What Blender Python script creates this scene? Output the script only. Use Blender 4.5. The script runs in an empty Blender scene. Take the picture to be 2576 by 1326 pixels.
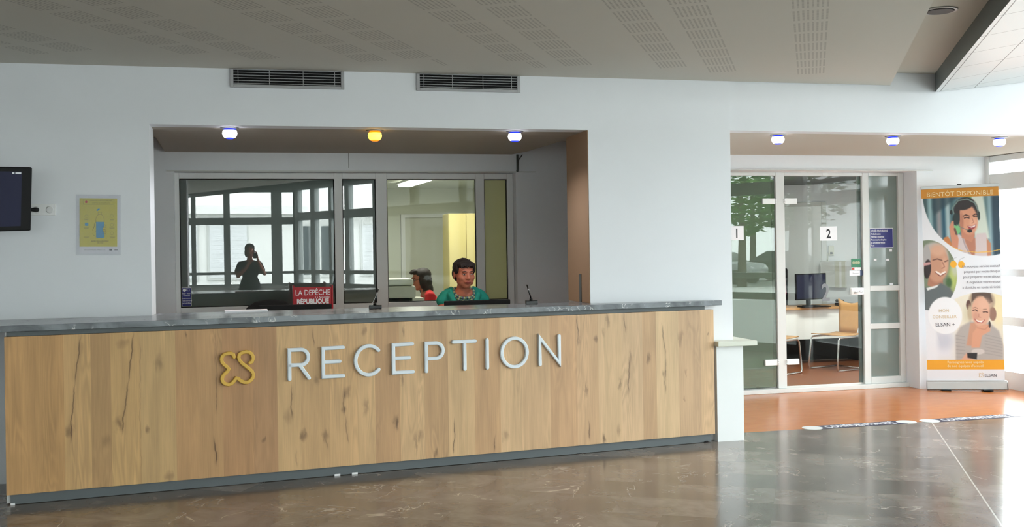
import bpy, bmesh, math, random
import numpy as np
from mathutils import Vector, Matrix
R = math.radians
PI = math.pi
scene = bpy.context.scene
col = scene.collection

# ------------------------------------------------------------------ camera
F = 2650.0; ROLL = .015; CX = 1288.0; HY = 630.0; HC = 1.52
YAW = R(13.7)
cam_d = bpy.data.cameras.new('camera'); cam = bpy.data.objects.new('camera', cam_d); col.objects.link(cam)
cam_d.sensor_width = 36; cam_d.sensor_fit = 'HORIZONTAL'
cam_d.lens = 36 * F / 2576
cam_d.shift_x = 0; cam_d.shift_y = (HY - 663) / 2576
cam_d.clip_start = .02; cam_d.clip_end = 300
cam.matrix_world = Matrix.Translation((0, 0, HC)) @ Matrix.Rotation(-YAW, 4, 'Z') @ Matrix.Rotation(R(90), 4, 'X') @ Matrix.Rotation(-math.atan(ROLL), 4, 'Z')
scene.camera = cam

# ------------------------------------------------------------------ sky, daylight, exposure
scene.view_settings.view_transform = 'Standard'
scene.view_settings.look = 'None'
scene.view_settings.gamma = 1
scene.view_settings.use_curve_mapping = False
scene.view_settings.exposure = 1.0
w = bpy.data.worlds.new('overcast_sky'); scene.world = w; w.use_nodes = True
nt = w.node_tree; nt.nodes.clear()
o_ = nt.nodes.new('ShaderNodeOutputWorld'); b_ = nt.nodes.new('ShaderNodeBackground')
tc = nt.nodes.new('ShaderNodeTexCoord'); sx = nt.nodes.new('ShaderNodeSeparateXYZ'); cr = nt.nodes.new('ShaderNodeValToRGB')
nt.links.new(tc.outputs['Generated'], sx.inputs[0]); nt.links.new(sx.outputs[2], cr.inputs[0])
cr.color_ramp.elements[0].color = (.88, .91, .94, 1); cr.color_ramp.elements[1].color = (.95, .97, 1, 1)
nt.links.new(cr.outputs[0], b_.inputs[0]); b_.inputs[1].default_value = 5.2
nt.links.new(b_.outputs[0], o_.inputs[0])

def area(name, loc, rot, sx_, sy_, power, colr=(1, 1, 1), portal=False):
    l = bpy.data.lights.new(name, 'AREA'); l.shape = 'RECTANGLE'; l.size = sx_; l.size_y = sy_; l.energy = power; l.color = colr
    if portal: l.cycles.is_portal = True
    o = bpy.data.objects.new(name, l); col.objects.link(o); o.location = loc; o.rotation_euler = rot
    return o

# ------------------------------------------------------------------ helpers
cY, sY = math.cos(YAW), math.sin(YAW)
def ray(px, py):
    dx, dy = px - CX, py - HY
    k = 1 / math.sqrt(1 + ROLL * ROLL)
    X = (dx - ROLL * dy) * k / F; Y = (dy + ROLL * dx) * k / F
    return (cY * X + sY, -sY * X + cY, -Y)
def onY(px, py, W):
    r = ray(px, py); t = W / r[1]; return (r[0] * t, W, HC + r[2] * t)
def onZ(px, py, z):
    r = ray(px, py); t = (z - HC) / r[2]; return (r[0] * t, r[1] * t, z)

def lin(c): return tuple(((v / 255) / 12.92 if v / 255 < .04045 else ((v / 255 + .055) / 1.055) ** 2.4) for v in c)
MATS = {}
def mat(name, rgb=(200, 200, 200), rough=.5, metal=0, noise=0, nscale=20, bump=0, emit=None, es=0, coat=0, spec=.5):
    if name in MATS: return MATS[name]
    m = bpy.data.materials.new(name); m.use_nodes = True; nt = m.node_tree
    b = nt.nodes['Principled BSDF']; c = lin(rgb)
    b.inputs['Base Color'].default_value = (*c, 1); b.inputs['Roughness'].default_value = rough; b.inputs['Metallic'].default_value = metal
    b.inputs['Coat Weight'].default_value = coat; b.inputs['Specular IOR Level'].default_value = spec
    if emit: b.inputs['Emission Color'].default_value = (*lin(emit), 1); b.inputs['Emission Strength'].default_value = es
    if noise or bump:
        tc = nt.nodes.new('ShaderNodeTexCoord'); n = nt.nodes.new('ShaderNodeTexNoise'); n.inputs['Scale'].default_value = nscale; n.inputs['Detail'].default_value = 4
        nt.links.new(tc.outputs['Object'], n.inputs['Vector'])
        if noise:
            mx = nt.nodes.new('ShaderNodeMix'); mx.data_type = 'RGBA'
            mx.inputs[6].default_value = (*[v * (1 - noise) for v in c], 1); mx.inputs[7].default_value = (*[min(1, v * (1 + noise)) for v in c], 1)
            nt.links.new(n.outputs['Fac'], mx.inputs[0]); nt.links.new(mx.outputs[2], b.inputs['Base Color'])
        if bump:
            bp = nt.nodes.new('ShaderNodeBump'); bp.inputs['Strength'].default_value = bump; bp.inputs['Distance'].default_value = .01
            nt.links.new(n.outputs['Fac'], bp.inputs['Height']); nt.links.new(bp.outputs[0], b.inputs['Normal'])
    MATS[name] = m; return m

def glass(name, tint, refl, rough=0, diff=0, dcol=(0, 0, 0)):
    m = bpy.data.materials.new(name); m.use_nodes = True; nt = m.node_tree; nt.nodes.clear()
    o = nt.nodes.new('ShaderNodeOutputMaterial'); t = nt.nodes.new('ShaderNodeBsdfTransparent'); g = nt.nodes.new('ShaderNodeBsdfGlossy')
    t.inputs[0].default_value = (*tint, 1); g.inputs['Roughness'].default_value = rough; g.inputs[0].default_value = (1, 1, 1, 1)
    base = t.outputs[0]
    if diff:
        d = nt.nodes.new('ShaderNodeBsdfDiffuse'); d.inputs[0].default_value = (*dcol, 1); mx0 = nt.nodes.new('ShaderNodeMixShader'); mx0.inputs[0].default_value = diff
        nt.links.new(base, mx0.inputs[1]); nt.links.new(d.outputs[0], mx0.inputs[2]); base = mx0.outputs[0]
    lw = nt.nodes.new('ShaderNodeLayerWeight'); lw.inputs[0].default_value = .5
    pw_ = nt.nodes.new('ShaderNodeMath'); pw_.operation = 'POWER'; pw_.inputs[1].default_value = 5; nt.links.new(lw.outputs['Facing'], pw_.inputs[0])
    ad = nt.nodes.new('ShaderNodeMath'); ad.operation = 'MULTIPLY_ADD'; ad.use_clamp = True; ad.inputs[1].default_value = .7; ad.inputs[2].default_value = refl
    nt.links.new(pw_.outputs[0], ad.inputs[0])
    mx = nt.nodes.new('ShaderNodeMixShader'); nt.links.new(ad.outputs[0], mx.inputs[0]); nt.links.new(base, mx.inputs[1]); nt.links.new(g.outputs[0], mx.inputs[2])
    nt.links.new(mx.outputs[0], o.inputs[0]); MATS[name] = m; return m

class NB:
    """small node expression builder"""
    def __init__(s, m): s.nt = m.node_tree
    def n(s, t, **k):
        x = s.nt.nodes.new(t)
        for a, v in k.items(): setattr(x, a, v)
        return x
    def link(s, a, b):
        if hasattr(a, 'is_output') or hasattr(a, 'node'): s.nt.links.new(a, b)
        else: b.default_value = a
    def m(s, op, a, b=0, c=0, clamp=False):
        x = s.n('ShaderNodeMath', operation=op, use_clamp=clamp); s.link(a, x.inputs[0]); s.link(b, x.inputs[1]); s.link(c, x.inputs[2]); return x.outputs[0]
    def comb(s, x, y, z):
        n = s.n('ShaderNodeCombineXYZ'); s.link(x, n.inputs[0]); s.link(y, n.inputs[1]); s.link(z, n.inputs[2]); return n.outputs[0]
    def noise(s, v, scale, detail=3, dist=0, rough=.5):
        n = s.n('ShaderNodeTexNoise'); s.link(v, n.inputs['Vector']); n.inputs['Scale'].default_value = scale; n.inputs['Detail'].default_value = detail
        n.inputs['Distortion'].default_value = dist; n.inputs['Roughness'].default_value = rough; return n.outputs['Fac']
    def ss(s, v, a, b, o0=0., o1=1.):
        n = s.n('ShaderNodeMapRange', interpolation_type='SMOOTHSTEP'); s.link(v, n.inputs[0])
        n.inputs[1].default_value = a; n.inputs[2].default_value = b; n.inputs[3].default_value = o0; n.inputs[4].default_value = o1; return n.outputs[0]
    def mix(s, f, a, b, bt='MIX'):
        n = s.n('ShaderNodeMix', data_type='RGBA', blend_type=bt); s.link(f, n.inputs[0]); s.link(a, n.inputs[6]); s.link(b, n.inputs[7]); return n.outputs[2]
    def obj(s, w='Object'):
        t = s.n('ShaderNodeTexCoord'); q = s.n('ShaderNodeSeparateXYZ'); s.nt.links.new(t.outputs[w], q.inputs[0]); return t.outputs[w], q.outputs[0], q.outputs[1], q.outputs[2]
def newmat(name, rough=.5):
    m = bpy.data.materials.new(name); m.use_nodes = True; b = m.node_tree.nodes['Principled BSDF']; b.inputs['Roughness'].default_value = rough
    MATS[name] = m; return m, NB(m), b

def box(bm, x0, x1, y0, y1, z0, z1, mi=0, M=None):
    vs = [bm.verts.new((x, y, z)) for x in (x0, x1) for y in (y0, y1) for z in (z0, z1)]
    if M is not None:
        for v in vs: v.co = M @ v.co
    for f in ((0, 1, 3, 2), (4, 6, 7, 5), (0, 4, 5, 1), (2, 3, 7, 6), (0, 2, 6, 4), (1, 5, 7, 3)):
        q = bm.faces.new([vs[i] for i in f]); q.material_index = mi
def bx(*a, **k):
    bm = bmesh.new(); box(bm, *a, **k); return bm
def prism(bm, pts, z0, z1, mi=0, M=None):
    lo = [bm.verts.new((p[0], p[1], z0)) for p in pts]; hi = [bm.verts.new((p[0], p[1], z1)) for p in pts]
    if M is not None:
        for v in lo + hi: v.co = M @ v.co
    n = len(pts)
    fs = [bm.faces.new(lo[::-1]), bm.faces.new(hi)]
    for i in range(n): fs.append(bm.faces.new((lo[i], lo[(i + 1) % n], hi[(i + 1) % n], hi[i])))
    for f in fs: f.material_index = mi
def frame_of(d):
    d = Vector(d).normalized(); a = Vector((0, 0, 1)) if abs(d.z) < .95 else Vector((1, 0, 0))
    x = a.cross(d).normalized(); return x, d.cross(x)
def tube(bm, pts, r, n=10, mi=0, cap=True):
    pts = [Vector(p) for p in pts]; rs = r if isinstance(r, (list, tuple)) else [r] * len(pts); rings = []
    for i, p in enumerate(pts):
        d = (pts[min(i + 1, len(pts) - 1)] - pts[max(i - 1, 0)])
        x, y = frame_of(d)
        if rings:
            x = (px_ - px_.project(d.normalized())).normalized(); y = d.normalized().cross(x)
        px_ = x
        rings.append([bm.verts.new(p + (x * math.cos(a) + y * math.sin(a)) * rs[i]) for a in [2 * PI * k / n for k in range(n)]])
    for a, b in zip(rings, rings[1:]):
        for k in range(n):
            f = bm.faces.new((a[k], a[(k + 1) % n], b[(k + 1) % n], b[k])); f.material_index = mi; f.smooth = True
    if cap:
        bm.faces.new(rings[0][::-1]).material_index = mi; bm.faces.new(rings[-1]).material_index = mi
def lathe(bm, prof, n=24, mi=0, M=None):
    rings = []
    for r, z in prof:
        rings.append([bm.verts.new((r * math.cos(2 * PI * k / n), r * math.sin(2 * PI * k / n), z)) for k in range(n)])
        if M is not None:
            for v in rings[-1]: v.co = M @ v.co
    for a, b in zip(rings, rings[1:]):
        for k in range(n):
            f = bm.faces.new((a[k], a[(k + 1) % n], b[(k + 1) % n], b[k])); f.material_index = mi; f.smooth = True
    bm.faces.new(rings[0][::-1]).material_index = mi; bm.faces.new(rings[-1]).material_index = mi
def blob(bm, c, r, M=None, mi=0, seg=20):
    """ellipsoid"""
    m = Matrix.Translation(c) @ (M if M is not None else Matrix.Identity(4)) @ Matrix.Diagonal((r[0], r[1], r[2], 1))
    res = bmesh.ops.create_uvsphere(bm, u_segments=seg, v_segments=max(8, seg // 2 + 2), radius=1, matrix=m)
    for v in res['verts']:
        for f in v.link_faces: f.smooth = True; f.material_index = mi
def capsule(bm, pts, rs, n=14):
    """tapered limb with round ends"""
    tube(bm, pts, rs, n)
    blob(bm, pts[0], (rs[0],) * 3, seg=n); blob(bm, pts[-1], (rs[-1],) * 3, seg=n)

def obj(name, bm, m, parent=None, bevel=0, seg=2, smooth=False, loc=None, rot=None, remesh=0, sm=0, solid=0, sub=0, label=None):
    me = bpy.data.meshes.new(name)
    bmesh.ops.recalc_face_normals(bm, faces=bm.faces); bm.to_mesh(me); bm.free()
    for x in (m if isinstance(m, (list, tuple)) else [m]): me.materials.append(MATS[x] if isinstance(x, str) else x)
    o = bpy.data.objects.new(name, me); col.objects.link(o)
    if smooth:
        for p in me.polygons: p.use_smooth = True
    if parent: o.parent = parent
    if loc: o.location = loc
    if rot: o.rotation_euler = rot
    if solid: md = o.modifiers.new('solid', 'SOLIDIFY'); md.thickness = solid; md.offset = 0
    if remesh:
        md = o.modifiers.new('remesh', 'REMESH'); md.mode = 'VOXEL'; md.voxel_size = remesh; md.use_smooth_shade = True
        if sm: md = o.modifiers.new('smooth', 'SMOOTH'); md.iterations = sm; md.factor = .5
    if bevel: md = o.modifiers.new('bevel', 'BEVEL'); md.width = bevel; md.segments = seg; md.limit_method = 'ANGLE'
    if sub: md = o.modifiers.new('sub', 'SUBSURF'); md.levels = sub; md.render_levels = sub
    if label: o['label'] = label
    return o
def tag(o, label, cat, group=None, kind=None):
    if label: o['label'] = label
    if cat: o['category'] = cat
    if group: o['group'] = group
    if kind: o['kind'] = kind
    return o
def thing(name, label, cat, loc=(0, 0, 0), rz=0, group=None):
    o = bpy.data.objects.new(name, None); col.objects.link(o); o.location = loc; o.rotation_euler = (0, 0, rz)
    o.empty_display_size = .1
    return tag(o, label, cat, group)
def struct(name, bm, m, parent=None, **k):
    o = obj(name, bm, m, parent, **k)
    if parent is None: o['kind'] = 'structure'
    return o
def sthing(name, loc=(0, 0, 0), rz=0):
    o = bpy.data.objects.new(name, None); col.objects.link(o); o.location = loc; o.rotation_euler = (0, 0, rz); o['kind'] = 'structure'; return o
_dg = None
def text(name, s, size, m, parent, loc, rot=(R(90), 0, 0), align='LEFT', ext=.0006, sx_=1.0, bold=0, valign='BOTTOM_BASELINE', shear=0):
    cu = bpy.data.curves.new('t', 'FONT'); cu.body = s; cu.size = size; cu.align_x = align; cu.align_y = valign; cu.extrude = ext; cu.resolution_u = 3
    cu.offset = bold; cu.shear = shear
    t = bpy.data.objects.new('t', cu); col.objects.link(t); bpy.context.view_layer.update()
    me = bpy.data.meshes.new_from_object(t.evaluated_get(bpy.context.evaluated_depsgraph_get())); bpy.data.objects.remove(t); bpy.data.curves.remove(cu)
    me.materials.clear(); me.materials.append(MATS[m]); me.name = name
    o = bpy.data.objects.new(name, me); col.objects.link(o); o.parent = parent; o.location = loc; o.rotation_euler = rot; o.scale = (sx_, 1, 1)
    return o
def stroke(bm, pts, w, y0, y1, closed=False, cap=8):
    """flat letter stroke with round ends in the XZ plane, y0 front, y1 back"""
    P = [Vector((p[0], p[1])) for p in pts]; n = len(P); Lf, Rt = [], []
    if closed:
        for i in range(n):
            d = (P[(i + 1) % n] - P[i - 1]).normalized(); nn = Vector((-d.y, d.x)); Lf.append(P[i] + nn * w); Rt.append(P[i] - nn * w)
        b = min(.004, (y1 - y0) * .4)
        rings = []
        for off, yy in ((w, y1), (w, y0 + b), (w - b, y0), (-(w - b), y0), (-w, y0 + b), (-w, y1)):
            rg = []
            for i in range(n):
                d = (P[(i + 1) % n] - P[i - 1]).normalized(); nn = Vector((-d.y, d.x)); q = P[i] + nn * off; rg.append(bm.verts.new((q.x, yy, q.y)))
            rings.append(rg)
        for a, c in zip(rings, rings[1:] + rings[:1]):
            for k in range(n): bm.faces.new((a[k], a[(k + 1) % n], c[(k + 1) % n], c[k]))
        return
    def outline(wd):
        L_, R_ = [], []
        for i in range(n):
            d0 = (P[i] - P[i - 1]).normalized() if i else (P[1] - P[0]).normalized()
            d1 = (P[i + 1] - P[i]).normalized() if i < n - 1 else d0
            d = (d0 + d1).normalized(); nn = Vector((-d.y, d.x)); k = 1 / max(.4, nn.dot(Vector((-d1.y, d1.x))))
            L_.append(P[i] + nn * wd * k); R_.append(P[i] - nn * wd * k)
        de = (P[-1] - P[-2]).normalized(); ds = (P[1] - P[0]).normalized()
        ne = Vector((-de.y, de.x)); ns = Vector((-ds.y, ds.x)); out = list(L_[:-1])
        for k in range(cap + 1):
            a = PI * k / cap; out.append(P[-1] + ne * wd * math.cos(a) + de * wd * math.sin(a))
        out += R_[1:-1][::-1]
        for k in range(cap + 1):
            a = PI * k / cap; out.append(P[0] - ns * wd * math.cos(a) - ds * wd * math.sin(a))
        return out[1:]
    b = min(.004, (y1 - y0) * .4)
    o1 = outline(w); o2 = outline(w - b)
    A = [bm.verts.new((q.x, y1, q.y)) for q in o1]; B = [bm.verts.new((q.x, y0 + b, q.y)) for q in o1]; C = [bm.verts.new((q.x, y0, q.y)) for q in o2]
    m_ = len(A); bm.faces.new(A); bm.faces.new(C[::-1])
    for S_, T_ in ((A, B), (B, C)):
        for k in range(m_): bm.faces.new((S_[k], S_[(k + 1) % m_], T_[(k + 1) % m_], T_[k]))
def arc(cx, cz, rx, rz, a0, a1, n=16):
    return [(cx + rx * math.cos(R(a0 + (a1 - a0) * k / n)), cz + rz * math.sin(R(a0 + (a1 - a0) * k / n))) for k in range(n + 1)]

UA = R(29.6); U = Vector((math.sin(UA), math.cos(UA), 0)); V = Vector((math.cos(UA), -math.sin(UA), 0))

# ------------------------------------------------------------------ materials
mat('wall_white', (234, 236, 240), .6, noise=.02, nscale=3)
mat('frame_grey', (226, 226, 226), .4)
mat('frame_light', (214, 216, 214), .4)
mat('dark_frame', (86, 92, 90), .5)
mat('black', (12, 12, 13), .6, spec=.25)
mat('black_gloss', (10, 10, 12), .18)
mat('black_fabric', (16, 16, 17), .9, bump=.3, nscale=300)
mat('mullion', (158, 164, 162), .5)
mat('charcoal', (92, 98, 100), .5)
mat('soffit_paint', (178, 170, 158), .7)
mat('ceil_side', (196, 190, 178), .8)
mat('tan_side', (168, 136, 108), .7)
mat('chrome', (210, 210, 210), .15, 1)
mat('steel', (170, 170, 172), .35, .9)
mat('white', (240, 240, 240), .5)
mat('white_gloss', (238, 240, 240), .25)
mat('letter_white', (226, 234, 240), .4)
mat('letter_side', (60, 62, 68), .5)
mat('gold', (222, 178, 78), .45)
mat('red_plastic', (170, 14, 34), .4)
mat('navy', (36, 38, 118), .4)
mat('strip_navy', (26, 26, 62), .5)
mat('room_floor', (138, 78, 44), .35, noise=.05)
mat('paper', (240, 240, 244), .6)
mat('ink', (28, 28, 32), .6)
mat('grey_ink', (128, 130, 134), .6)
mat('cream', (222, 224, 210), .5)
mat('copier_body', (205, 205, 192), .45)
mat('copier_dark', (58, 60, 62), .5)
mat('yellow_door', (222, 206, 140), .6)
mat('skin', (186, 112, 88), .55, noise=.06, nscale=30)
mat('skin_dark', (120, 60, 48), .6)
mat('lip', (150, 70, 66), .5)
mat('hair_dark', (30, 20, 18), .75, bump=.5, nscale=120)
mat('hair_brown', (36, 24, 19), .6, bump=.4, nscale=90)
mat('eye_white', (226, 220, 214), .3)
mat('teal_cloth', (22, 138, 122), .8, noise=.12, nscale=18)
mat('red_cloth', (196, 30, 36), .8, noise=.1, nscale=14)
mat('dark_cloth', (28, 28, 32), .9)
mat('wood_tan', (196, 148, 96), .45, noise=.12, nscale=12)
mat('alu', (190, 190, 190), .3, .8)
mat('poster_yellow', (216, 204, 60), .5)
mat('water_blue', (66, 160, 200), .5)
mat('olive_ink', (120, 116, 48), .6)
mat('green_sign', (40, 120, 84), .5)
mat('brick_red', (200, 60, 40), .6)
mat('pink', (226, 60, 120), .7)
mat('glow_white', (255, 255, 255), .4, emit=(250, 250, 255), es=2.2)
mat('glow_blue', (70, 100, 255), .3, emit=(40, 60, 230), es=.5)
mat('glow_orange', (255, 140, 20), .3, emit=(255, 120, 10), es=1.0)
mat('glow_amber', (255, 220, 120), .3, emit=(255, 205, 70), es=1.4)
mat('tube_glow', (255, 255, 250), .4, emit=(255, 252, 238), es=6)
mat('asphalt', (150, 152, 150), .9, noise=.1, nscale=3)
mat('lawn', (96, 122, 66), .95, noise=.2, nscale=6)
mat('render_white', (236, 236, 232), .85, noise=.02, nscale=2)
mat('render_shade', (206, 208, 204), .85)
mat('window_dark', (60, 70, 72), .15)
mat('shutter', (226, 228, 228), .6)
mat('leaf', (84, 128, 52), .7, noise=.35, nscale=5)
mat('bark', (92, 82, 70), .9)
mat('car_silver', (190, 194, 198), .3, .4)
mat('car_dark', (40, 44, 50), .25, .3)
mat('tyre', (20, 20, 20), .9)
mat('screen', (40, 42, 66), .55, spec=.2)
glass('clear_glass', (.93, .96, .94), .008)
glass('door_glass', (.88, .92, .90), .016)
glass('door_glass_tinted', (.62, .72, .62), .075, diff=.25, dcol=(.30, .36, .28))
glass('facade_glass', (.93, .96, .95), .045)
glass('backed_glass', (.3, .34, .33), .23, diff=.85, dcol=(.14, .175, .165))
glass('yellow_film', (.8, .8, .5), .03, rough=.25, diff=.72, dcol=(.66, .66, .40))
glass('frosted_side', (.34, .40, .38), .06, rough=.08, diff=.75, dcol=(.26, .32, .30))

def oak():
    m, b, bs = newmat('oak_planks', .5)
    _, X, Y, Z = b.obj()
    edges = [0, .313, .474, .602, .78, .98, 1.128, 1.29, 1.468, 1.626, 1.797, 1.982, 2.17, 2.295, 2.467, 2.655, 2.827, 3.02, 3.219, 3.385, 3.603, 3.826, 3.998, 4.196, 4.368, 4.49, 4.683, 4.886]
    tones = [(196, 152, 100), (204, 164, 112), (184, 146, 100), (202, 163, 110), (200, 164, 114), (190, 148, 102), (192, 150, 104), (184, 140, 98), (180, 138, 98), (206, 168, 120), (196, 158, 112), (202, 163, 116),
             (204, 166, 120), (190, 150, 108), (205, 168, 124), (192, 154, 112), (206, 170, 126), (196, 156, 114), (208, 172, 130), (200, 164, 124), (196, 156, 116), (202, 164, 124), (206, 172, 132), (204, 170, 132), (190, 154, 116), (206, 174, 134), (192, 158, 122), (206, 170, 130)]
    r = b.n('ShaderNodeValToRGB'); r.color_ramp.interpolation = 'CONSTANT'; L = 5.004
    e = r.color_ramp.elements
    while len(e) < len(edges): e.new(.5)
    for i, (p, t) in enumerate(zip(edges, tones)):
        e[i].position = p / L; e[i].color = (*lin(t), 1)
    b.link(b.m('DIVIDE', X, L), r.inputs[0])
    base = r.outputs[0]
    # plank number, for per-plank offsets
    r2 = b.n('ShaderNodeValToRGB'); r2.color_ramp.interpolation = 'CONSTANT'; e = r2.color_ramp.elements; rnd = random.Random(4)
    while len(e) < len(edges): e.new(.5)
    for i, p in enumerate(edges):
        v = rnd.random(); e[i].position = p / L; e[i].color = (v, v, v, 1)
    b.link(b.m('DIVIDE', X, L), r2.inputs[0]); rid = r2.outputs[0]
    off = b.m('MULTIPLY', rid, 37.0)
    # cathedral grain: warped rings stretched along z
    v1 = b.comb(b.m('MULTIPLY', X, 9.0), off, b.m('MULTIPLY', Z, 1.1))
    n1 = b.noise(v1, 1.0, 2, .6)
    rings = b.m('SINE', b.m('MULTIPLY', n1, 70.0))
    ringm = b.ss(b.noise(b.comb(b.m('MULTIPLY', X, 4.0), off, b.m('MULTIPLY', Z, .8)), 1.3, 1), .45, .68)
    v2 = b.comb(b.m('MULTIPLY', X, 160.0), off, b.m('MULTIPLY', Z, 4.0)); fine = b.noise(v2, 1.0, 4)
    v3 = b.comb(b.m('MULTIPLY', X, 14.0), off, b.m('MULTIPLY', Z, 1.6)); soft = b.noise(v3, 1.0, 3, .4)
    k = b.m('ADD', 1.0, b.m('MULTIPLY', b.m('MULTIPLY', rings, ringm), .09))
    k = b.m('ADD', k, b.m('MULTIPLY', b.m('SUBTRACT', fine, .5), .34))
    k = b.m('ADD', k, b.m('MULTIPLY', b.m('SUBTRACT', soft, .5), .55))
    # edge lines between planks are a shade darker
    # cracks (x, z from, z to, slope, strength) and knots (x, z, rx, rz, strength)
    wob = b.m('MULTIPLY', b.m('SUBTRACT', b.noise(b.comb(0.0, 0.0, b.m('MULTIPLY', Z, 7.0)), 1.0, 3), .5), .05)
    dark = 0.0
    for (x, z0, z1, sl, st, wd) in CRACKS:
        d = b.m('ABSOLUTE', b.m('SUBTRACT', b.m('SUBTRACT', b.m('ADD', X, wob), x), b.m('MULTIPLY', b.m('SUBTRACT', Z, z0), sl)))
        line = b.m('ADD', b.ss(d, wd * .3, wd * 1.5, 1, 0), b.m('MULTIPLY', b.ss(d, 0, wd * 6, 1, 0), .22))
        win = b.m('MULTIPLY', b.ss(Z, z0 - .02, z0 + .05), b.ss(Z, z1 - .08, z1 + .02, 1, 0))
        dark = b.m('ADD', dark, b.m('MULTIPLY', b.m('MULTIPLY', line, win), st * .78))
    wx = b.m('MULTIPLY', b.m('SUBTRACT', b.noise(b.comb(b.m('MULTIPLY', X, 30.0), 3.0, b.m('MULTIPLY', Z, 12.0)), 1.0, 4), .5), .075)
    for (x, z, rx, rz, st) in KNOTS:
        dx = b.m('DIVIDE', b.m('SUBTRACT', b.m('ADD', X, wx), x), rx); dz = b.m('DIVIDE', b.m('SUBTRACT', b.m('ADD', Z, wx), z), rz)
        d = b.m('SQRT', b.m('ADD', b.m('MULTIPLY', dx, dx), b.m('MULTIPLY', dz, dz)))
        dark = b.m('ADD', dark, b.m('MULTIPLY', b.ss(d, .1, 1.5, 1, 0), st))
    dark = b.m('MINIMUM', dark, .82)
    kc = b.n('ShaderNodeCombineColor'); [b.link(k, kc.inputs[i]) for i in range(3)]
    c1 = b.mix(1.0, base, kc.outputs[0], 'MULTIPLY')
    c2 = b.mix(dark, c1, (*lin((82, 56, 38)), 1))
    b.link(c2, bs.inputs['Base Color'])
    bp = b.n('ShaderNodeBump'); bp.inputs['Strength'].default_value = .25; bp.inputs['Distance'].default_value = .002
    b.link(fine, bp.inputs['Height']); b.link(bp.outputs[0], bs.inputs['Normal'])
    bs.inputs['Roughness'].default_value = .48

# desk front plane, used for measuring where grain marks and letters sit on the panel
D0 = (-1.50, 7.00); DA = math.atan2(.615, 4.966); dd = (math.cos(DA), math.sin(DA)); dn = (-dd[1], dd[0])
def desk(px, py):
    r = ray(px, py); t = (D0[0] * dn[0] + D0[1] * dn[1]) / (r[0] * dn[0] + r[1] * dn[1])
    return ((r[0] * t - D0[0]) * dd[0] + (r[1] * t - D0[1]) * dd[1], HC + r[2] * t)
CRACKS = []; KNOTS = []
def crk(pa, pb, st=.7, wd=.0042):
    a = desk(*pa); c = desk(*pb)
    if a[1] > c[1]: a, c = c, a
    CRACKS.append((a[0], a[1], c[1], (c[0] - a[0]) / (c[1] - a[1]), st, wd))
def knt(p, rx, rz, st=.5):
    a = desk(*p); KNOTS.append((a[0], a[1], rx * .9, rz * 1.25, st * .85))
c3 = lambda a, b: (a / 2.342, 760 + b / 2.342)
c6 = lambda a, b: (600 + a / 3.584, 780 + b / 3.584)
c1 = lambda a, b: (500 + a / 1.9815, 1050 + b / 1.9815)
c4 = lambda a, b: (1400 + a / 3.157, 720 + b / 3.157)
crk((545, 925), (546, 1040), .55, .003); crk((540, 860), (545, 930), .45, .003); crk((540, 1100), (543, 1170), .5, .003); crk((352, 850), (354, 1180), .25, .003); crk(c3(475, 195), c3(440, 480)); crk(c3(442, 470), c3(415, 830), .7, .004); crk(c3(785, 180), c3(757, 470), .75, .004); crk(c3(757, 460), c3(720, 780), .7, .0045)
crk(c6(665, 150), c6(678, 330), .6); crk(c6(477, 660), c6(483, 970), .65); crk(c6(955, 700), c6(952, 950), .6, .004); crk(c6(960, 930), c6(988, 1210), .5)
crk(c1(1276, 0), c1(1268, 188), .85, .003); crk(c1(1474, 88), c1(1474, 172), .95, .003); crk(c1(75, 90), c1(87, 240), .6); crk(c1(480, 150), c1(490, 250), .4)
crk(c4(155, 205), c4(172, 400), .7); crk(c4(530, 200), c4(548, 375), .55); crk(c4(832, 290), c4(868, 560), .65); crk(c4(868, 540), c4(866, 850), .6); crk(c4(578, 560), c4(573, 850), .75); crk(c4(252, 1060), c4(264, 1230), .75); crk(c6(782, 1150), c6(795, 1250), .8)
for p, rx, rz, st in [(c3(405, 762), .022, .03, .6), (c3(700, 718), .028, .035, .65), (c3(935, 360), .03, .04, .45), (c3(625, 820), .035, .035, .35), (c3(870, 750), .014, .022, .6), (c3(1000, 1030), .03, .03, .5), (c3(720, 245), .04, .02, .35),
                      (c3(1095, 188), .012, .02, .6), (c6(700, 640), .022, .03, .45), (c6(980, 745), .03, .03, .5), (c6(945, 905), .015, .02, .5), (c6(1145, 880), .02, .045, .5), (c6(1420, 1020), .022, .045, .45), (c6(585, 1130), .025, .03, .75),
                      (c6(782, 1130), .018, .03, .6), (c6(450, 960), .03, .04, .35), (c6(1475, 630), .015, .035, .5), (c6(1135, 190), .018, .022, .45), (c6(1492, 190), .01, .03, .5), (c6(1600, 1210), .012, .06, .45), (c1(985, 35), .022, .035, .5),
                      (c1(1105, 85), .02, .04, .45), (c1(1180, 180), .014, .02, .6), (c1(1530, 90), .03, .03, .4), (c1(2025, 105), .014, .025, .5), (c4(175, 425), .014, .03, .5), (c4(312, 425), .018, .022, .75), (c4(405, 270), .012, .055, .5),
                      (c4(370, 370), .016, .03, .4), (c4(590, 560), .02, .04, .45), (c4(730, 570), .018, .03, .7), (c4(852, 698), .016, .024, .6), (c4(985, 420), .02, .05, .45), (c4(1030, 690), .01, .03, .4), (c4(235, 820), .016, .045, .55), (c4(505, 780), .013, .04, .6),
                      (c4(1020, 890), .012, .02, .5), (c4(490, 1150), .01, .04, .4), (c4(375, 1200), .02, .03, .5), (c4(1200, 383), .008, .008, .6), (c6(235, 1168), .01, .012, .6)]:
    knt(p, rx, rz, st)
oak()

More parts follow.
